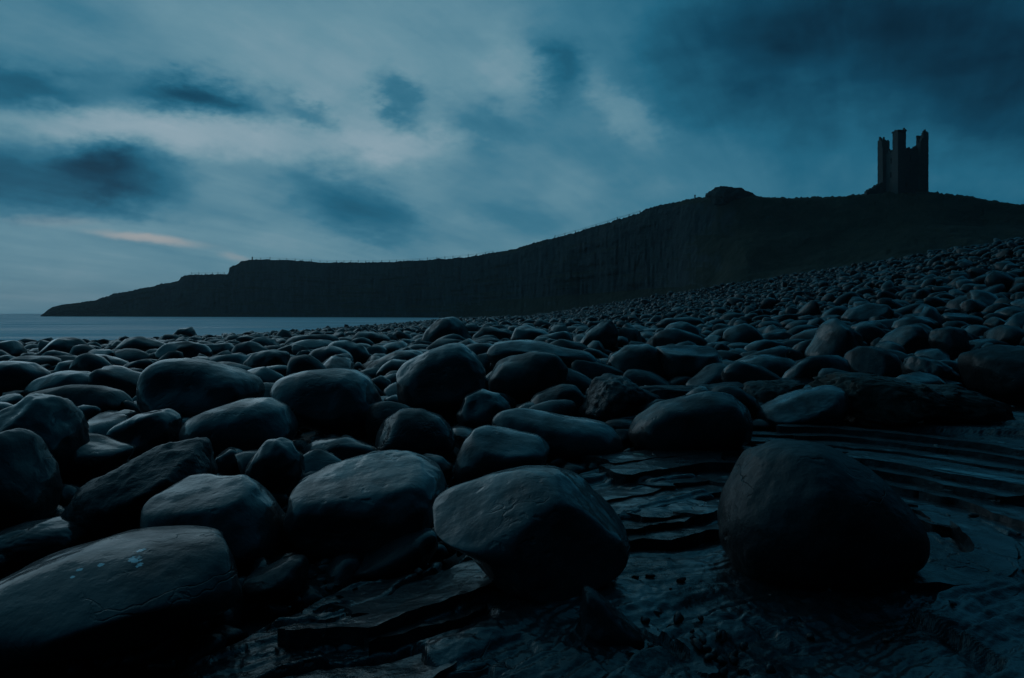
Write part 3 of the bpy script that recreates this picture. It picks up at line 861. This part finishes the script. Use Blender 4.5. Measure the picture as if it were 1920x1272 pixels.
def inside(x, y, poly):
    r = np.zeros(np.shape(x), bool)
    n = len(poly)
    for i in range(n):
        x0, y0 = poly[i]
        x1, y1 = poly[(i + 1) % n]
        c = ((y0 > y) != (y1 > y)) & (x < (x1 - x0) * (y - y0) / (y1 - y0 + 1e-12) + x0)
        r ^= c
    return r


AXIS = np.array([(-2.6, 1.1), (1.9, 4.1)])
POOLS = [(628, 1140, 0.07, 0.045, 0.5), (1870, 912, 0.42, 0.06, -0.95), (1228, 1215, 0.06, 0.15, 0.7), (1690, 789, 0.30, 0.06, 0.0), (205, 1205, 0.05, 0.03, 0.2), (150, 1232, 0.06, 0.02, 0.2)]


def hash2(a, c, k):
    return _h(a.astype(int), c.astype(int), np.full(a.shape, k))


def shelf_z(x, y):
    """thin beds curving round a fold, broken by joints into plates that lie at slightly different heights"""
    p = np.stack([x, y, 0 * x], -1)
    wx = x + 0.16 * fbm(p * 0.8 + 3, 2)
    wy = y + 0.16 * fbm(p * 0.8 + 40, 2)
    jag = fbm(p * 4.0 + 11, 4, 0.5)
    jag2 = fbm(p * 4.0 + 71, 4, 0.5)
    d = seg_dist(wx, wy, AXIS) + 0.035 * jag
    ax, ay = AXIS[1] - AXIS[0]
    L = math.hypot(ax, ay)
    ax, ay = ax / L, ay / L
    sl = (wx - AXIS[0][0]) * ax + (wy - AXIS[0][1]) * ay + 0.05 * jag2
    ang = np.arctan2(wy - AXIS[1][1], wx - AXIS[1][0])
    sl = np.where(sl > L, L - ang * 0.9, sl)
    z = 0
    for k, (per, length, step, var, tilt) in enumerate(((0.44, 1.7, 0.040, 0.036, 0.10), (0.150, 0.75, 0.016, 0.016, 0.10), (0.055, 0.34, 0.005, 0.005, 0.08))):
        q = d / per + 0.6 * k + 0.30 * fbm(p * 0.9 + 31 * k, 2)
        bi = np.floor(q)
        fl = q - bi
        c = sl / length + 7.7 * hash2(bi, bi * 0, 3 + k)
        ci = np.floor(c)
        fc = c - ci
        h1, h2, h3 = hash2(bi, ci, 11 + k), hash2(bi, ci, 23 + k), hash2(bi, ci, 37 + k)
        z = z - fl * step + var * h1 + tilt * per * h2 * (fl - 0.5) * 0.8 + tilt * length * 0.25 * h3 * (fc - 0.5)
        ed = np.minimum(np.minimum(fl, 1 - fl) * per, np.minimum(fc, 1 - fc) * length)
        z = z - (0.02, 0.010, 0.004)[k] * np.exp(-(ed / (0.012, 0.008, 0.005)[k]) ** 2) * np.clip(0.5 + h2, 0, 1)
    calm = np.exp(-(((x - 0.75) / 0.80) ** 2 + ((y - 3.45) / 0.60) ** 2))
    z = z * (1 - 0.72 * calm)
    flake = fbm(np.stack([sl * 2.2, d * 9.0, 0 * x], -1) + 5, 4, 0.55)
    z = z + 0.009 * np.round(flake * 3) / 3 + 0.004 * fbm(p * 20, 4, 0.65)
    return z + 0.04 * fbm(p * 0.7 + 8, 2) + 0.025


def build_slabs(shelf):
    """the beds that stand proud: long thin plates, one behind the other, their broken edges towards the sea"""
    rs = np.random.RandomState(21)
    A, Bp = AXIS
    L = float(np.hypot(*(Bp - A)))
    ax = (Bp - A) / L
    nrm = np.array([-ax[1], ax[0]])

    def fold(t, d):
        st = A + np.outer(np.minimum(t, L), ax) + nrm * d[:, None]
        ph = np.maximum(t - L, 0) / 0.9
        dirv = np.outer(np.cos(ph), nrm) + np.outer(np.sin(ph), ax)
        cap = Bp + dirv * d[:, None]
        q = np.where((t > L)[:, None], cap, st)
        p = np.concatenate([q, 0 * q[:, :1]], 1)
        return np.stack([q[:, 0] - 0.13 * fbm(p * 0.8 + 3, 2), q[:, 1] - 0.13 * fbm(p * 0.8 + 40, 2)], -1)
    d0, n = -0.45, 0
    while d0 < 3.6:
        w = rs.uniform(0.07, 0.20) if d0 < 0.8 else rs.uniform(0.16, 0.42)
        t0 = -rs.uniform(0, 1.5)
        while t0 < (L + 2.0 if d0 > 0.08 else 2.7):
            ln = rs.uniform(0.45, 1.9)
            c = fold(np.array([t0 + ln / 2]), np.array([d0 + w / 2]))[0]
            ok = inside(c[:1], c[1:], SHELF)[0] and seg_dist(c[:1], c[1:], np.concatenate([SHELF, SHELF[:1]]))[0] > 0.12
            calm = ((c[0] - 0.78) / 0.72) ** 2 + ((c[1] - 3.5) / 0.52) ** 2 < 1 or c[1] < 1.75
            if ok and not calm and rs.rand() < 0.94:
                nt, nd = 48, 7
                T, D = np.meshgrid(np.linspace(t0, t0 + ln * 1.02, nt), np.linspace(0, 1, nd))
                q3 = np.stack([T * 3.2, 0 * T + d0 * 9, 0 * T], -1)
                kn = np.cumsum(rs.uniform(0.05, 0.26, 60)) + t0 - 0.2
                kv = rs.uniform(-1, 1, 60) * rs.choice([0.3, 1.0], 60)
                lo = d0 + 0.050 * np.interp(T, kn, kv) + 0.008 * fbm(q3 * 3, 3, 0.6)
                hi = d0 + w * 1.25 + 0.03 * fbm(q3 + 9, 3)
                end = (T - t0) / ln
                taper = 0.5 * w * (np.clip(0.16 - end, 0, 1) / 0.16 + np.clip(end - 0.84, 0, 1) / 0.16) * rs.uniform(0.0, 0.5)
                Dd = lo + taper + (hi - lo - taper) * D
                Tt = T + 0.035 * fbm(np.stack([D * 3, 0 * D + t0 * 7, 0 * D], -1), 3)
                xy = fold(Tt.ravel(), Dd.ravel())
                z0 = 0.050 + rs.uniform(-0.018, 0.024) + 0.04 * fbm(np.array([[c[0] * 0.7 + 8, c[1] * 0.7 + 8, 8]]), 2)[0]
                drop = rs.uniform(0.015, 0.045)
                z = z0 - drop * D.ravel() + rs.uniform(-0.02, 0.02) * (end.ravel() - 0.5)
                pp = np.stack([xy[:, 0], xy[:, 1], 0 * z], -1)
                z = z + 0.006 * np.round(2.5 * fbm(pp * 5 + 3, 3)) / 2.5 + 0.004 * fbm(pp * 14, 3, 0.6)

                Fc = [tuple(q) for q in grid_faces(nd, nt)]
                m_ = nt * nd
                rim = [i for i in range(nt)] + [r * nt + nt - 1 for r in range(1, nd)] + [(nd - 1) * nt + i for i in range(nt - 2, -1, -1)] + [r * nt for r in range(nd - 2, 0, -1)]
                top = np.stack([xy[:, 0], xy[:, 1], z], -1)
                lip = top[rim]
                V = np.concatenate([top, lip, lip - np.array([0, 0, 0.12])])
                R = len(rim)
                for a in range(R):
                    e = (a + 1) % R
                    Fc.append((m_ + e, m_ + a, m_ + R + a, m_ + R + e))
                sl = mesh_obj('slab', V, Fc, M['shelf'], parent=shelf, smooth=True)
                n += 1
            t0 += ln
        d0 += w
    print('slabs', n)


def build_shelf():
    u = np.linspace(-0.60, 0.95, 640)
    Yr = np.geomspace(1.6, 10.0, 560)
    U, Yg = np.meshgrid(u, Yr)
    Xg = U * Yg
    z = shelf_z(Xg, Yg)
    for _ in range(2):                    # the sea has taken the edges off
        z = np.pad(z, 1, mode='edge')
        z = (z[:-2] + 2 * z[1:-1] + z[2:]) / 4
        z = (z[:, :-2] + 2 * z[:, 1:-1] + z[:, 2:]) / 4
    ins = inside(Xg, Yg, SHELF)
    e = seg_dist(Xg, Yg, np.concatenate([SHELF, SHELF[:1]])) * np.where(ins, 1, -1)
    z = z - np.clip(0.10 - e, 0, 1.0) * 0.7
    pools = []
    for (px, py, rx, ry, rot) in POOLS:
        x0, y0 = px_ground(px, py)
        c, s_ = math.cos(rot), math.sin(rot)
        dx, dy = Xg - x0, Yg - y0
        qx, qy = (dx * c + dy * s_) / rx, (-dx * s_ + dy * c) / ry
        r = np.hypot(qx, qy) * (1 + 0.35 * fbm(np.stack([Xg * 6, Yg * 6, 0 * Xg], -1), 3))
        lev = float(np.percentile(z[r < 1.3], 25)) if (r < 1.3).any() else 0.0
        z = np.where(r < 1.9, np.maximum(z, lev + 0.004), z)          # a lip that holds the water
        z = np.where(r < 1.15, np.minimum(z, lev - 0.02 + 0.03 * np.clip((r - 0.85) / 0.3, 0, 1)), z)
        pools.append((x0, y0, rx, ry, rot, lev - 0.004))
    o = mesh_obj('rock_shelf', np.stack([Xg, Yg, z], -1).reshape(-1, 3), grid_faces(len(Yr), len(u)), M['shelf'], smooth=False)
    tag(o, kind='structure')
    build_slabs(o)
    bpy.context.view_layer.update()
    dg = bpy.context.evaluated_depsgraph_get()
    for (x0, y0, rx, ry, rot, lev) in pools:
        a = np.linspace(0, 2 * math.pi, 56, endpoint=False)
        k = 1.0 + 0.30 * fbm(np.stack([np.cos(a) * 1.7, np.sin(a) * 1.7, 0 * a + x0], -1), 4, 0.6)
        vx, vy = np.cos(a) * rx * k, np.sin(a) * ry * k
        c, s_ = math.cos(rot), math.sin(rot)
        xs, ys = x0 + vx * c - vy * s_, y0 + vx * s_ + vy * c
        hits = []
        for f_ in (0.3, 0.6):
            for q in range(0, 56, 7):
                ok, loc, nn, ii, ob, mm = S.ray_cast(dg, Vector((x0 + (xs[q] - x0) * f_, y0 + (ys[q] - y0) * f_, 0.35)), Vector((0, 0, -1)), distance=1.0)
                if ok and (ob.name.startswith('slab') or ob.name.startswith('rock_shelf')):
                    hits.append(loc.z)
        lev = float(np.percentile(hits, 60)) + 0.003 if hits else lev
        tag(mesh_obj('tide_pool_water', np.stack([xs, ys, 0 * xs + lev], -1), [list(range(56))], M['pool']), kind='structure')


build_shelf()

# ------------------------------------------------------------------ the boulder field
rng = np.random.RandomState(5)
random.seed(5)
cell = 1.0
hashg = {}


def hkey(x, y):
    return (int(math.floor(x / cell)), int(math.floor(y / cell)))


BIG = [q for q in BOUND]


def free(x, y, r, slack):
    kx, ky = hkey(x, y)
    for i in range(kx - 2, kx + 3):
        for j in range(ky - 2, ky + 3):
            for (a, c, q) in hashg.get((i, j), ()):
                if (a - x) ** 2 + (c - y) ** 2 < ((q + r) * slack) ** 2:
                    return False
    return True


BN = np.array(BIG)


def free_hero(x, y, r):
    return not (((BN[:, 0] - x) ** 2 + (BN[:, 1] - y) ** 2) < (BN[:, 2] * 0.92 + r * 0.8) ** 2).any()


def scatter():
    pts = []
    passes = [  # y range, diameter range, tries, crowding
        (20.0, 40, 1.0, 1.6, 1300, 0.86), (10.0, 40, 0.8, 1.12, 2600, 0.84), (6.0, 40, 0.5, 0.85, 7500, 0.78), (5.0, 45, 0.28, 0.5, 14000, 0.76),
        (40, 110, 1.0, 1.6, 1500, 0.85), (40, 110, 0.55, 0.95, 15000, 0.76), (40, 80, 0.32, 0.55, 16000, 0.76),
        (110, 235, 1.0, 1.8, 4500, 0.85), (110, 235, 0.6, 1.0, 12000, 0.78)]
    for (y0, y1, d0, d1, n, slack) in passes:
        Yc = np.sqrt(rng.uniform(y0 ** 2, y1 ** 2, n)) if y1 <= 60 else rng.uniform(y0, y1, n)
        lo = np.maximum(-0.86 * Yc - 1, np.interp(Yc, [0, 36, 39, 45, 58, 80, 150, 235], [-90, -90, -48, -37, -31, -29, -27, -25]))
        hi = np.minimum(0.86 * Yc + 1.5, np.interp(Yc, RY, RX) + 1.0)
        Xc = lo + (hi - lo) * rng.rand(n)
        D = d0 + (d1 - d0) * rng.rand(n) ** 1.8
        sd = shore_d(Xc, Yc)
        shelf_in = inside(Xc, Yc, SHELF)
        se = seg_dist(Xc, Yc, np.concatenate([SHELF, SHELF[:1]]))
        for x, y, d, s_, si, e in zip(Xc, Yc, D, sd, shelf_in, se):
            if si or (e < d * 0.5 and y < 9.5):
                continue
            if s_ < 0 and rng.rand() < min(0.985, 0.72 - s_ * 0.035):
                continue
            if s_ < -9:
                continue
            r = d / 2
            low = np.clip(0.35 - x / y * 1.4, 0, 1) * np.clip((y - 14) / 14, 0, 1)
            if (low > 0.5 and d > 1.05) or (x > 9 and d > 1.15 and rng.rand() < 0.75):
                continue
            if not free(x, y, r, slack):
                continue
            if y < 26 and not free_hero(x, y, r):
                continue
            hashg.setdefault(hkey(x, y), []).append((x, y, r))
            pts.append((x, y, r))
    return np.array(pts)


PTS = scatter()
px_ = 960 + PTS[:, 0] / PTS[:, 1] * F
size_px = PTS[:, 2] / PTS[:, 1] * F
vis = (px_ > -40) & (px_ < 1960)
rank = np.argsort(-(size_px * np.where(vis, 1, 0.01)))
N_SOLO = max(0, 296 - len(B))
solo = set(rank[:N_SOLO].tolist())
PROTO = [shape_boulder(3, np.random.RandomState(100 + k), facets=7, lump=1.4, power=2.3, hard=1.0 + (k % 5) * 0.8, kr=(0.66, 0.93))[0] for k in range(14)]
PROTO2 = [shape_boulder(2, np.random.RandomState(200 + k), facets=9, lump=1.6, hard=1.5 + (k % 5) * 1.0, kr=(0.58, 0.90))[0] for k in range(14)]
PROTO1 = [shape_boulder(1, np.random.RandomState(300 + k), facets=7, lump=1.8, hard=3.0, kr=(0.55, 0.88))[0] for k in range(14)]


def pose(rs, r, y):
    a, tlt, tw = rs.uniform(0, 2 * math.pi), rs.normal(0, 0.36), rs.normal(0, 0.36)
    sx_, sy_, sz_ = r * rs.uniform(0.95, 1.45), r * rs.uniform(0.75, 1.05), r * rs.uniform(0.42, 0.82)
    ca, sa = math.cos(a), math.sin(a)
    Rz = np.array([[ca, -sa, 0], [sa, ca, 0], [0, 0, 1]])
    Rx = np.array([[1, 0, 0], [0, math.cos(tlt), -math.sin(tlt)], [0, math.sin(tlt), math.cos(tlt)]])
    Ry = np.array([[math.cos(tw), 0, math.sin(tw)], [0, 1, 0], [-math.sin(tw), 0, math.cos(tw)]])
    return Rz @ Rx @ Ry @ np.diag([sx_, sy_, sz_]), sz_


f3, f2, f1 = ico(3)[1], ico(2)[1], ico(1)[1]
used_labels = set()
HERO = np.array([(q[0], q[1], q[2], k) for k, q in enumerate(BOUND)])
sv, sf, nv = [], [], 0
gz_all = ground(PTS[:, 0], PTS[:, 1])
for i, (x, y, r) in enumerate(PTS):
    rs = np.random.RandomState(1000 + i)
    A, sz_ = pose(rs, r, y)
    k = rs.randint(14)
    low = float(np.clip(0.35 - x / y * 1.4, 0, 1) * np.clip((y - 14) / 14, 0, 1))
    zc = max(gz_all[i], SEA - 0.06) + sz_ * (rs.uniform(0.35, 0.75) - 0.30 * low)
    if i in solo:
        v = PROTO[k] @ A.T
        low = v[:, 2].min()
        o = mesh_obj('boulder', v - np.array([0, 0, low]), f3, M['boulder'], loc=(x, y, zc + low))
        u = x / y
        if u < -0.16:
            lab, grp = 'smaller dark rounded boulder in the crowded rows near the sea', 'smaller boulders towards the sea'
        elif u < 0.30:
            lab, grp = 'smaller dark rounded boulder in the crowded middle of the beach', 'smaller boulders in the middle of the beach'
        else:
            lab, grp = 'smaller dark rounded boulder on the rising bank below the castle hill', 'smaller boulders on the rising bank'
        for hk in np.argsort((HERO[:, 0] - x) ** 2 + (HERO[:, 1] - y) ** 2)[:5]:
            hx = HERO[hk]
            dx_, dy_ = x - hx[0], y - hx[1]
            hl = B[int(hx[3])][0]
            if math.hypot(dx_, dy_) > hx[2] + 3.0 or len(hl.split()) > 11:
                continue
            rel = ('right of' if dx_ > 0 else 'left of') if abs(dx_) > 0.8 * hx[2] else ('behind' if dy_ > 0 else 'in front of')
            cand = 'smaller stone %s the %s' % (rel, hl)
            if cand not in used_labels and len(cand.split()) <= 16:
                lab = cand
                used_labels.add(cand)
                break
        tag(o, lab, 'boulder', grp)
        continue
    if y < 45 and vis[i]:
        P, ff = PROTO2[k], f2
    elif y < 75 and vis[i] and size_px[i] > 9:
        P, ff = PROTO2[k], f2
    else:
        P, ff = PROTO1[k], f1
    sv.append(P @ A.T + np.array([x, y, zc]))
    sf.append(ff + nv)
    nv += len(P)
far = mesh_obj('distant_boulders', np.concatenate(sv), np.concatenate(sf), M['far_boulder'])
tag(far, 'mass of small dark boulders covering the far beach and bank', 'boulders', kind='stuff')
print('scatter', len(PTS), 'solo', len(solo), 'tris', sum(len(q) for q in sf))

# pebbles lying in the joints of the shelf and between the nearest boulders
pv, pf, nv = [], [], 0
rs = np.random.RandomState(77)
clusters = [(1345, 1235, 46, 26, 26), (610, 1085, 34, 22, 16), (1540, 812, 60, 10, 12), (1800, 900, 90, 60, 14), (1880, 1010, 60, 40, 9),
            (1230, 1110, 40, 40, 10), (1700, 1150, 150, 70, 10), (680, 1130, 150, 60, 8), (1240, 870, 60, 14, 6), (960, 940, 30, 30, 4)]
for (cx, cy, wx, wy, n) in clusters:
    for _ in range(n):
        gx_, gy_ = px_ground(cx + rs.normal(0, wx), cy + rs.normal(0, wy))
        r = rs.uniform(0.010, 0.028) * (1.4 if gy_ > 5 else 1)
        A, sz_ = pose(rs, r, gy_)
        zz = float(shelf_z(np.array([gx_]), np.array([gy_]))[0]) + sz_ * 0.5
        P = PROTO2[rs.randint(14)]
        pv.append(P @ A.T + np.array([gx_, gy_, zz]))
        pf.append(f2 + nv)
        nv += len(P)
# shingle under the boulders
for _ in range(2600):
    Yg = rs.uniform(2.6, 9.5)
    gx_ = rs.uniform(-0.8, 0.75) * Yg
    if inside(np.array([gx_]), np.array([Yg]), SHELF)[0]:
        continue
    r = rs.uniform(0.03, 0.13)
    A, sz_ = pose(rs, r, Yg)
    P = PROTO1[rs.randint(14)] if Yg > 6 else PROTO2[rs.randint(14)]
    pv.append(P @ A.T + np.array([gx_, Yg, float(ground(gx_, Yg)) - 0.02 + sz_ * 0.4]))
    pf.append((f1 if Yg > 6 else f2) + nv)
    nv += len(P)
peb = mesh_obj('pebbles', np.concatenate(pv), np.concatenate(pf), M['far_boulder'])
tag(peb, 'loose pebbles and cobbles in the gaps between boulders', 'pebbles', kind='stuff')

# ------------------------------------------------------------------ castle tower on the hill
def cells_mesh(nx, ny, heights, cs, holes=()):
    """solid of square masonry columns with ragged tops; holes = (i, j, z0, z1) missing blocks, faces only where stone meets air"""
    V, Fc = [], []
    solid = {}
    nz = int(max(heights.values()) / cs) + 1
    for (i, j), h in heights.items():
        for k in range(max(1, int(round(h / cs)))):
            solid[(i, j, k)] = True
    for (i, j, k0, k1) in holes:
        for k in range(k0, k1):
            solid.pop((i, j, k), None)
    idx = {}

    def vid(i, j, k):
        q = (i, j, k)
        if q not in idx:
            idx[q] = len(V)
            jit = 0.10 * cs
            rr = random.Random(hash(q) & 0xffff)
            V.append((i * cs + rr.uniform(-jit, jit), j * cs + rr.uniform(-jit, jit), k * cs + rr.uniform(-jit, jit)))
        return idx[q]
    dirs = {(1, 0, 0): [(1, 0, 0), (1, 1, 0), (1, 1, 1), (1, 0, 1)], (-1, 0, 0): [(0, 1, 0), (0, 0, 0), (0, 0, 1), (0, 1, 1)],
            (0, 1, 0): [(1, 1, 0), (0, 1, 0), (0, 1, 1), (1, 1, 1)], (0, -1, 0): [(0, 0, 0), (1, 0, 0), (1, 0, 1), (0, 0, 1)],
            (0, 0, 1): [(0, 0, 1), (1, 0, 1), (1, 1, 1), (0, 1, 1)], (0, 0, -1): [(0, 1, 0), (1, 1, 0), (1, 0, 0), (0, 0, 0)]}
    for (i, j, k) in solid:
        for dv, cs4 in dirs.items():
            if (i + dv[0], j + dv[1], k + dv[2]) not in solid:
                Fc.append([vid(i + a, j + c, k + e) for a, c, e in cs4])
    return V, Fc


def build_tower():
    Yt = 203.0
    px1 = Yt / F
    bx, by, bz = at(1686, 366, Yt)
    root = empty('castle_tower', (bx, by, bz))
    root.rotation_euler = (0, 0, math.radians(35 - 29.6))   # set square to the sea cliff
    tag(root, 'ruined square castle tower with broken turrets on the hilltop at right', 'castle tower')
    cs = 0.42
    s = 7.1
    n = int(s / cs)
    rr = random.Random(4)
    base = -2.5

    def part(name, V, Fc, off, label=None):
        o = mesh_obj(name, [(v[0] + off[0], v[1] + off[1], v[2] + off[2]) for v in V], Fc, M['masonry'], parent=root, smooth=False)
        if label: o['label'] = label
        return o
    top = 89 * px1 - base                 # wall head
    prof = [top + 0.25 * math.sin(i * 0.9) + rr.uniform(-0.35, 0.25) for i in range(n)]
    # front right wall (along local x), front left wall (along local y), and the two behind
    for name, along, off, ht in (('wall', 'x', (0, -0.1), 0.0), ('wall', 'y', (-0.1, 0), -0.15), ('wall', 'x', (0, s - 1.2), -0.5), ('wall', 'y', (s - 1.2, 0), -0.5)):
        hh = {}
        for i in range(n):
            h = prof[(i * 5 + (3 if along == 'x' else 0)) % n] + ht
            for j in range(3):
                hh[(i, j) if along == 'x' else (j, i)] = h
        holes = []
        k0 = int((6.0 - base) / cs)
        k1 = int((10.2 - base) / cs)
        for (c, kk, hgt) in ((n // 2, k0, 4), (n // 2 + 1, k0, 4), (n // 2, k1, 4), (n // 3, int((2.6 - base) / cs), 3)):
            for j in range(2):
                holes.append((c, j, kk, kk + hgt) if along == 'x' else (j, c, kk, kk + hgt))
        V, Fc = cells_mesh(n, 3, hh, cs, holes)
        part(name, V, Fc, (off[0], off[1], base))
    # turrets: near corner, right corner, left corner (broken); the far one has fallen to the wall head
    tn = 6
    for lab, cx, cy, tops in (('square turret at the near corner, tallest', 0, 0, 123), ('square turret at the right corner with a broken side', s, 0, 120),
                              ('broken shorter turret at the left corner', 0, s, 118), ('stump of the fallen far turret', s, s, 92)):
        h0 = tops * px1 - base
        hh = {}
        for i in range(tn):
            for j in range(tn):
                h = h0 - (0.42 if (i + j) % 3 else 0.0) + rr.choice([0, 0, -0.42, 0.42, -0.84])
                if 'right corner' in lab and i + (tn - 1 - j) * 0 < 2:
                    h -= 1.0 + (1 - i) * 2.2
                if 'left corner' in lab and j < 2:
                    h -= 0.6 + (1 - j) * 2.4
                if 0 < i < tn - 1 and 0 < j < tn - 1:
                    h -= 1.2
                hh[(i, j)] = h
        V, Fc = cells_mesh(tn, tn, hh, cs)
        w = tn * cs
        o = part('turret', V, Fc, (cx - w / 2 if cx == 0 else cx - w / 2, cy - w / 2, base), lab)
        # corbelled string course below the battlement
        z0 = h0 + base - 0.9
        q = 0.16
        bm = [(-q, -q), (w + q, -q), (w + q, w + q), (-q, w + q)]
        if 'stump' not in lab:
            ring = [(cx - w / 2 + a, cy - w / 2 + c, z0 + zz) for zz in (0, 0.45) for a, c in bm]
            Fq = [[0, 1, 5, 4], [1, 2, 6, 5], [2, 3, 7, 6], [3, 0, 4, 7], [4, 5, 6, 7], [3, 2, 1, 0]]
            if 'near' in lab:
                mesh_obj('string_course', ring, Fq, M['masonry'], parent=o, smooth=False)
    return root


build_tower()


def build_stub():
    Yt = 206.0
    px1 = Yt / F
    bx, by, bz = at(1622, 371, Yt)
    cs = 0.45
    hs = [1.3, 2.6, 3.2, 3.0, 3.6, 3.5, 4.1, 4.4, 4.3, 4.9, 5.1, 5.3]
    hh = {(i, j): h + (0.0 if j else -0.3) for i, h in enumerate(hs) for j in range(3)}
    V, Fc = cells_mesh(len(hs), 3, hh, cs)
    o = mesh_obj('ruined_wall', V, Fc, M['masonry'], smooth=False, loc=(bx, by, bz - 0.6))
    tag(o, 'crumbling stub of wall stepping up to the left foot of the castle tower', 'ruined wall')


build_stub()


def hill_rock(name, label, cat, poly, Yc, dr, strata=1.5, mat='masonry'):
    cx, cy, tg, rr = polar_profile(poly)
    wpx = np.ptp(np.array(poly)[:, 0])
    v, f = shape_boulder(5, np.random.RandomState(3), (tg, rr / (wpx / 2)), (((0.1, -0.1, 1.0), 0.86, 0.02), ((-0.8, -0.5, 0.3), 0.8, 0.03)), 5, 1.5, strata, 3.0, 1.0, 3.0)
    W = wpx / 2 / F * Yc
    v = v * np.array([W, dr, W])
    o = mesh_obj(name, v, f, M[mat], loc=at(cx, cy, Yc))
    return tag(o, label, cat)


hill_rock('rock_outcrop', 'flat-topped rocky mound on the skyline left of the castle tower', 'rock outcrop',
          [(1326, 366), (1331, 360), (1333, 357), (1338, 356), (1339, 352), (1350, 350), (1372, 351), (1374, 354), (1390, 355), (1393, 359), (1405, 363), (1420, 370), (1400, 384), (1340, 384)], 224.0, 5.0)


# ------------------------------------------------------------------ fence along the cliff top
def prism(name, p0, p1, w, mat, parent):
    p0, p1 = Vector(p0), Vector(p1)
    ax = (p1 - p0).normalized()
    up = Vector((0, 0, 1)) if abs(ax.z) < 0.9 else Vector((1, 0, 0))
    a = ax.cross(up).normalized() * w / 2
    c = ax.cross(a).normalized() * w / 2
    V = [q + s1 * a + s2 * c for q in (p0, p1) for s1, s2 in ((-1, -1), (1, -1), (1, 1), (-1, 1))]
    return mesh_obj(name, [tuple(v) for v in V], [[3, 2, 1, 0], [4, 5, 6, 7], [0, 1, 5, 4], [1, 2, 6, 5], [2, 3, 7, 6], [3, 0, 4, 7]], mat, parent=parent, smooth=False)


def fence(p0, p1, step, label):
    px = []
    q = p0
    rr = random.Random(int(p0))
    while q <= p1:
        px.append(q)
        q += step * rr.uniform(0.85, 1.15)
    pts = []
    for q in px:
        Yq = HY(q)
        pts.append((Vector(at(q, skyline(q) + 0.6, Yq)), Yq))
    root = empty('cliff_fence', pts[0][0])
    tag(root, label, 'fence')
    o0 = pts[0][0]
    for p, Yq in pts:
        h = 4.6 / F * Yq * rr.uniform(0.6, 1.2)
        prism('post', p - o0 - Vector((0, 0, 0.5)), p - o0 + Vector((rr.uniform(-0.3, 0.3), 0, h)), 0.24, M['wood'], root)
    for hgt in (0.55, 0.92):
        for (a, ya), (c, yc) in zip(pts[:-1], pts[1:]):
            prism('rail', a - o0 + Vector((0, 0, 4.6 / F * ya * hgt)), c - o0 + Vector((0, 0, 4.6 / F * yc * hgt)), 0.05, M['wood'], root)


fence(472, 925, 15, 'post and wire fence along the cliff top left of the castle hill')
fence(1040, 1215, 20, 'post and wire fence climbing the slope towards the castle hill')
fence(360, 424, 12, 'short low fence on the step of the headland above the sea')


def lone_post(px, hpx, w, label, lean=0.0):
    Yq = float(HY(px))
    p = Vector(at(px, skyline(px) + 1.0, Yq))
    root = empty('wooden_post', p)
    tag(root, label, 'post')
    prism('shaft', (0, 0, -0.5), (lean, 0, hpx / F * Yq), w, M['wood'], root)
    prism('cap', (lean - w * 0.7, 0, hpx / F * Yq), (lean + w * 0.9, 0, hpx / F * Yq), w * 0.6, M['wood'], root)


lone_post(1303, 6, 0.35, 'short post on the skyline left of the rocky mound')
lone_post(473, 5.5, 0.5, 'stout post at the seaward end of the cliff top fence')


# ------------------------------------------------------------------ thin sea air over everything
def haze_box():
    x0, x1, y0, y1, z0, z1 = -1950, 1550, -330, 1950, -6.2, 62
    V = [(x, y, z) for z in (z0, z1) for x, y in ((x0, y0), (x1, y0), (x1, y1), (x0, y1))]
    m = bpy.data.materials.new('sea_haze')
    m.use_nodes = True
    t = NT(m.node_tree)
    v = t.n('ShaderNodeVolumePrincipled')
    v.inputs['Color'].default_value = (0.90, 0.96, 1.0, 1)
    v.inputs['Anisotropy'].default_value = 0.45
    v.inputs['Density'].default_value = 0.00024
    o = t.n('ShaderNodeOutputMaterial')
    t.put(o.inputs['Volume'], v.outputs[0])
    h = mesh_obj('haze', V, [[3, 2, 1, 0], [4, 5, 6, 7], [0, 1, 5, 4], [1, 2, 6, 5], [2, 3, 7, 6], [3, 0, 4, 7]], m, smooth=False)
    tag(h, 'thin bluish sea haze over the whole bay', 'haze', kind='stuff')


haze_box()
